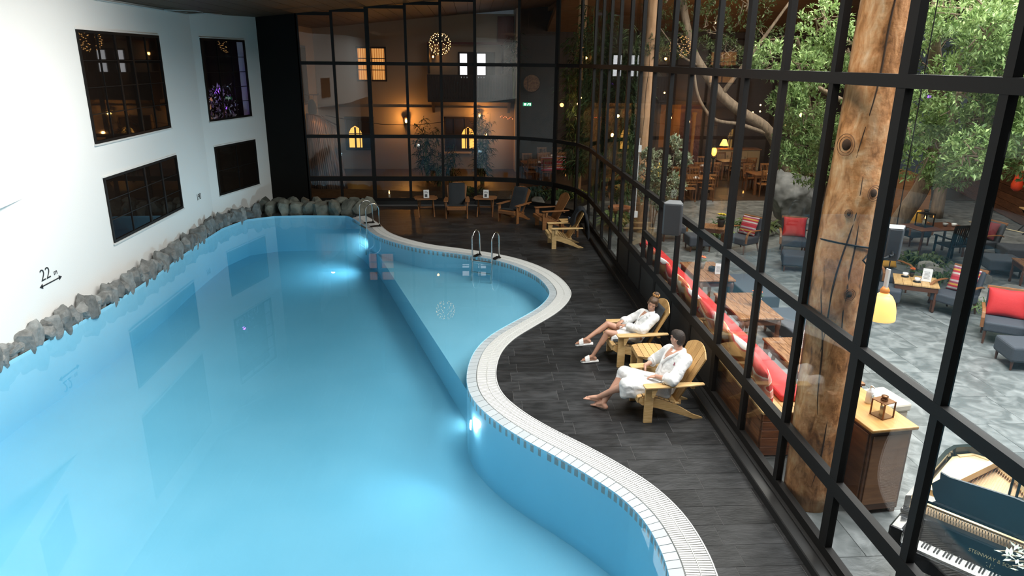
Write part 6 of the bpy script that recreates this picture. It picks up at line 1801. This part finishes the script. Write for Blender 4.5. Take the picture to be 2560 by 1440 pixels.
def tree(label, base, limbs, crowns, mtl, leaf, group=None, name='ficus_tree', bark_m=bark, ncl=110, nlf=9):
    t = thing(name, label, 'tree', base, 0, group)
    b = np.array(base)
    mb = MB(); 
    for k, (pts, r0, r1) in enumerate(limbs):
        m1 = MB(); branch(m1, [np.array(p)-b for p in pts], r0, r1)
        m1.build('trunk' if k == 0 else 'branch', bark_m, t, smooth=True)
    C = [np.array(c)-b for c, r in crowns]; Rr = [r if isinstance(r, tuple) else (r, r, r*.85) for c, r in crowns]
    P, D = rosettes(C, Rr, ncl, nlf)
    leaves('foliage', P, D, leaf[0], leaf[1], mtl, t)
    tw = MB()
    for c, r in zip(C, Rr):
        for _ in range(7):
            v = rng.normal(0, 1, 3); v /= np.linalg.norm(v); e = c+v*np.array(r)*.95
            tw.tube([tuple(c+rng.normal(0, .1, 3)), tuple((c+e)/2+rng.normal(0, .08, 3)), tuple(e)], [.018, .012, .005], 5)
    tw.build('twigs', bark_m, t, kind='stuff')
    return t
# the big right-hand ficus: base right of the thick column, crown over the upper right panes
tree('big leafy ficus spreading over the lounge at the upper right', (11.3, 18.0, 0),
     [([(11.3, 18.0, 0), (11.55, 17.9, .8), (11.75, 17.6, 1.7), (11.5, 17.0, 2.8), (10.6, 16.0, 4.2), (9.75, 15.2, 5.4), (9.6, 15.0, 7.2)], .26, .10),
      ([(11.7, 17.6, 1.6), (12.4, 17.2, 2.4), (13.0, 16.3, 3.2), (13.4, 15.2, 4.4)], .13, .05), ([(11.5, 17.0, 2.8), (10.6, 17.0, 3.3), (9.4, 17.2, 3.7), (8.3, 17.2, 4.2)], .12, .05),
      ([(10.9, 16.3, 3.8), (11.6, 15.0, 4.8), (12.2, 13.8, 5.6)], .10, .04)],
     [((9.2, 13.6, 3.0), .75), ((10.1, 13.9, 3.2), .85), ((9.6, 13.2, 3.75), .8), ((10.6, 13.0, 3.6), .9), ((9.0, 13.0, 4.3), .7), ((10.0, 12.6, 4.4), .8), ((11.2, 13.2, 3.1), .85), ((11.8, 13.8, 4.0), .9), ((8.6, 14.0, 3.6), .7),
      ((11.4, 12.8, 4.6), .8), ((9.8, 15.0, 6.0), .9), ((8.4, 14.2, 5.4), .75), ((10.9, 14.0, 5.4), .9), ((12.6, 14.6, 3.0), .9), ((12.3, 13.4, 5.2), .8), ((10.3, 14.6, 2.55), .5), ((8.7, 15.6, 2.9), .7), ((9.5, 16.2, 3.4), .8), ((13.3, 15.0, 4.2), 1.0), ((13.0, 16.5, 5.4), 1.1), ((11.6, 15.6, 6.4), 1.0), ((14.2, 15.8, 2.9), .8), ((9.0, 12.2, 3.2), .5), ((9.9, 12.0, 3.5), .55), ((10.8, 12.0, 4.1), .6), ((10.2, 13.4, 5.3), .8), ((11.0, 13.6, 6.0), .9), ((9.2, 13.4, 5.7), .7), ((12.0, 14.4, 6.3), 1.0), ((9.8, 12.4, 5.3), .6), ((10.8, 12.6, 5.6), .7), ((11.8, 13.0, 6.0), .8), ((8.9, 12.4, 5.2), .5), ((9.4, 12.2, 4.6), .5), ((10.6, 12.3, 4.9), .6)],
     ficus_m, (.125, .34), ncl=150, nlf=9)
# the leaning ficus behind the boulder
tree('leaning ficus with bare curved limbs rising from behind the boulder', (10.1, 21.6, 0),
     [([(10.1, 21.6, 0), (9.6, 21.0, 1.4), (8.6, 20.2, 2.8), (7.6, 20, 3.4), (7.0, 20, 3.85), (6.35, 20, 4.6), (6.0, 20, 5.2), (5.65, 20, 6.4), (5.5, 20, 7.4)], .17, .10),
      ([(8.6, 20.2, 2.75), (8.1, 20, 2.9), (7.6, 20, 3.05), (6.92, 20, 3.16), (6.5, 20, 3.55), (6.25, 20, 4.1), (6.1, 20, 5.0)], .06, .035),
      ([(7.0, 20, 3.85), (7.6, 19.5, 5.0), (8.2, 19, 6.2)], .07, .03), ([(6.35, 20, 4.6), (5.7, 19.8, 4.9), (5.0, 19.6, 5.6)], .04, .015)],
     [((5.6, 20.0, 5.2), .6), ((6.6, 20.2, 5.6), .7), ((6.3, 19.8, 6.5), .7), ((5.2, 20, 6.3), .6), ((7.4, 20.0, 6.2), .8), ((7.2, 20.5, 4.9), .6), ((8.2, 20, 5.2), .7), ((4.9, 19.8, 5.1), .45)], ficus_d, (.11, .34), ncl=70, nlf=7)
tree('bright green ficus boughs reaching from the right over the boulder', (9.6, 18.9, 0),
     [([(9.9, 19.4, 0), (9.5, 18.6, 1.5), (8.6, 17.6, 3.0), (7.8, 16.6, 4.2), (7.0, 15.6, 5.2)], .10, .04), ([(8.6, 17.6, 3.0), (8.0, 17.0, 3.2), (7.3, 16.4, 3.3)], .05, .02)],
     [((6.35, 15.2, 4.75), .48), ((6.9, 15.0, 4.55), .5), ((6.7, 15.0, 3.9), .38), ((7.3, 15.4, 3.7), .5), ((7.5, 15.6, 4.7), .6), ((7.25, 15.6, 3.15), .45), ((7.9, 16.0, 3.3), .55), ((7.4, 15.4, 5.5), .6), ((8.1, 15.4, 5.0), .6), ((7.9, 16.2, 2.6), .45), ((8.5, 16.4, 2.9), .55), ((8.3, 15.2, 4.3), .55), ((6.9, 15.3, 2.75), .22), ((8.7, 17.6, 2.1), .5), ((8.2, 14.6, 3.5), .45)],
     ficus_m, (.125, .34), ncl=95, nlf=9)
# pale bushy ficus inside the glass
tree('small ficus with pale variegated leaves just behind the glass', (4.7, 17.8, 0),
     [([(4.66, 17.8, 0), (4.68, 17.8, .6), (4.62, 17.8, 1.4), (4.5, 17.8, 2.0)], .035, .012), ([(4.72, 17.8, .2), (4.80, 17.8, .9), (4.95, 17.8, 1.9)], .028, .010), ([(4.68, 17.75, .1), (4.60, 17.7, .9), (4.72, 17.7, 2.3)], .024, .010), ([(4.8, 17.8, .9), (5.1, 17.8, 1.6), (5.15, 17.8, 2.5)], .016, .008)],
     [((4.55, 17.8, 1.95), .38), ((4.95, 17.8, 1.8), .40), ((4.75, 17.7, 2.3), .30), ((5.2, 17.8, 1.65), .34), ((4.45, 17.8, 1.5), .28), ((5.15, 17.8, 2.75), .16), ((5.45, 17.9, 2.35), .18), ((4.95, 17.8, 1.25), .26), ((4.5, 17.8, 2.45), .16)], pale_m, (.095, .38), ncl=70, nlf=7, name='variegated_ficus')
# bamboo palms
def bamboo(label, base, h, n, spread, z0, blades, L, mtl=bamb_m, name='bamboo_palm'):
    t = thing(name, label, 'plant', base)
    P = []; D = []; cn = MB()
    for i in range(n):
        a = rng.uniform(0, 6.28); r = spread*rng.uniform(.1, .5); hh = h*rng.uniform(.65, 1)
        b0 = np.array([r*.4*math.cos(a), r*.4*math.sin(a), 0]); tp_ = np.array([r*1.7*math.cos(a), r*1.7*math.sin(a), hh])
        cn.tube([tuple(b0), tuple((b0+tp_)/2+np.array([0, 0, .05])), tuple(tp_)], [.014, .012, .006], 6)
        for z in np.arange(z0, hh, .16):
            c = b0+(tp_-b0)*(z/hh)
            q = rng.uniform(0, 6.28); out = np.array([math.cos(q), math.sin(q), .25]); node = c+out*rng.uniform(.15, .5)*spread
            for k in range(blades):
                d = out*rng.uniform(.3, 1)+rng.normal(0, .55, 3)*np.array([1, 1, .5])+np.array([0, 0, -.25]); P.append(node+rng.normal(0, .04, 3)); D.append(d)
    cn.build('canes', mat('green_cane', (.12, .15, .05), .5), t, kind='stuff')
    leaves('foliage', P, D, L, .13, mtl, t, .1, .25)
    return t
bamboo('tall dark bamboo palm at the curved glass corner', (4.15, 23.4, 0), 6.3, 16, .75, 1.4, 11, .34)
bamboo('tall bamboo palm between the corner and the slim column', (5.0, 22.6, 0), 5.7, 14, .7, 2.0, 11, .34)
bamboo('bamboo palm at the left, around the left pale column', (3.75, 25.6, 0), 6.0, 12, .7, .8, 10, .34)
bamboo('medium bamboo palm below the slim pale column', (4.6, 21.6, 0), 3.0, 8, .5, .6, 9, .28)
bamb_d = leaf_mat('shaded_bamboo_leaf', (.010, .022, .012), (.035, .06, .03), .7, .1)  # darker leaf copy, atrium shade put into the colour
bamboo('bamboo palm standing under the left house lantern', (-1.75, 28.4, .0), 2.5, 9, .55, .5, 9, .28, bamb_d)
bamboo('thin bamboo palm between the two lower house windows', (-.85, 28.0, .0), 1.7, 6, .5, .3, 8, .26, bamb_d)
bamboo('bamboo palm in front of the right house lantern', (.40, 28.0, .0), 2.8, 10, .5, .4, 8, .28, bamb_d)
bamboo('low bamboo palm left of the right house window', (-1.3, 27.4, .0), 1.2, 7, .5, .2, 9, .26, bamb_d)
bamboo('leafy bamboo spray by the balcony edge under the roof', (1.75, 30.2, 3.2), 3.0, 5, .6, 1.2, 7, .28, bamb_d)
# boulder and stones
bm_ = mat('boulder_stone', (.09, .09, .085), .85, col2=(.22, .22, .215), nscale=1.8, ncon=(.35, .65), bump=.8, bscale=6, detail=9)
def craggy(rad, seed):
    me = rock(rad, seed, 5, ncut=14)
    for v in me.vertices:
        p = v.co*2.2; k = 1+.10*mnoise.noise(p*.9+Vector((3, 1, seed)))+.06*(1-2*abs(mnoise.noise(p*2.1)))+.025*(1-2*abs(mnoise.noise(p*5)))
        v.co = v.co*k
    return me
bo = link('boulder', craggy((.78, .62, 1.16), 31), bm_, None, smooth=False, loc=(9.55, 20.3, .80), rot=(0, .22, .4)); bo.data.polygons.foreach_set('use_smooth', [True]*len(bo.data.polygons))
tag(bo, 'big grey boulder standing upright in the middle of the garden', 'rock')
gst = mat('garden_stone', (.14, .135, .12), .85, col2=(.30, .29, .26), nscale=5, bump=.6, bscale=12, rand=.25)
grocks = [rock((.22, .18, .14), 60+i, 2) for i in range(5)]
k = 0
beds = [('below the boulder', [(8.9, 18.9), (9.3, 18.7), (9.8, 18.8), (8.5, 19.2), (10.3, 19.2)]), ('behind the striped chair', [(10.75, 15.0), (11.1, 14.75), (11.5, 14.6), (10.9, 15.5)]), ('behind the red pillow chair', [(10.6, 13.2), (11.0, 13.6), (11.45, 13.5), (10.9, 12.8)]), ('left of the boulder', [(7.6, 19.3), (7.9, 19.0), (8.2, 19.4)]), ('beside the terracotta pot', [(3.9, 22.0), (3.7, 22.3), (2.9, 23.5), (2.3, 23.95), (1.5, 24.2)])]
wd_ = ['leftmost', 'second', 'third', 'fourth', 'last']
for nm, sp in beds:
    for i, (x, y) in enumerate(sp):
        o = link('garden_stone', grocks[k % 5], gst, None, loc=(x, y, .07), rot=(0, 0, k*1.3)); o.scale = (1.0+.3*(k % 3),)*3; k += 1
        tag(o, '%s rounded garden stone of those %s' % (wd_[i], nm), 'rock', 'edging stones of the planting beds')
def tuft(label, loc, n, L, W, mtl, spread=.3, rise=.6, name='fern', droop=.5):
    t = thing(name, label, 'plant', loc)
    a = rng.uniform(0, 6.28, n); r = spread*rng.uniform(0, 1, n)
    P = np.c_[r*np.cos(a), r*np.sin(a), rng.uniform(.0, .12, n)]; D = np.c_[np.cos(a), np.sin(a), rng.uniform(rise*.5, rise*1.6, n)]
    leaves('foliage', P, D, L, W, mtl, t, .15, droop)
    MB().lathe([(.05, -.02), (.04, .05), (.001, .06)], 8).build('crown', earth, t)
    return t
tuft('dark broad-leaved plant left of the boulder', (8.3, 19.6, 0), 140, .55, .16, ficus_d, .5, .9)
tuft('dark fern between striped chair and boulder', (7.6, 19.6, 0), 120, .5, .14, bamb_m, .45, .9)
tuft('low grassy tuft behind the red pillow chair', (10.3, 12.4, 0), 160, .38, .06, ficus_m, .35, 1.0, 'grass_tuft')
tuft('low green plant beside the coffee table stones', (10.6, 14.6, 0), 120, .34, .12, bamb_m, .35, .9)
tuft('glossy green plant behind the coffee table left of the boulder', (6.75, 18.85, 0), 150, .5, .24, ficus_m, .35, 1.1)
tuft('fan palm behind the glass near the terracotta pot', (4.2, 19.9, 0), 150, .85, .07, ficus_m, .15, 1.2, 'fan_palm')
tuft('bluish fern in the bed behind the curved glass', (2.2, 25.0, .06), 160, .5, .14, leaf_mat('blue_fern', (.02, .05, .045), (.08, .14, .11)), .6, .7)
tuft('second bluish fern in the bed behind the curved glass, further right', (3.1, 24.6, .06), 160, .5, .14, bamb_m, .6, .7)
tuft('low fern in the bed behind the far glass, left part', (-.2, 25.2, .06), 120, .45, .14, bamb_m, .5, .7)
tuft('yellow-green plant lit at the foot of the left pale column', (3.9, 24.2, .06), 100, .4, .14, leaf_mat('lime_leaf', (.12, .16, .02), (.35, .40, .06)), .4, .8)
tuft('dark shrub behind the ottomans in the shade at the right', (11.0, 15.9, 0), 170, .4, .2, ficus_d, .5, 1.2)

tree('dim far ficus filling the view behind the big one at the upper right', (15.0, 21.5, 0),
     [([(15.0, 21.5, 0), (14.8, 21.3, 2.5), (14.2, 20.6, 5.0)], .2, .12), ([(14.8, 21.3, 2.5), (13.2, 20.6, 4.4)], .1, .05)],
     [((12.4, 19.0, 4.6), 1.1), ((13.6, 19.0, 5.6), 1.2), ((14.8, 19.4, 4.6), 1.2), ((15.9, 19.6, 5.9), 1.2), ((13.0, 19.4, 6.6), 1.1), ((14.9, 19.0, 6.9), 1.2), ((16.6, 20.0, 4.4), 1.1), ((11.4, 19.2, 5.6), .9)], ficus_d, (.13, .36), ncl=130, nlf=8)
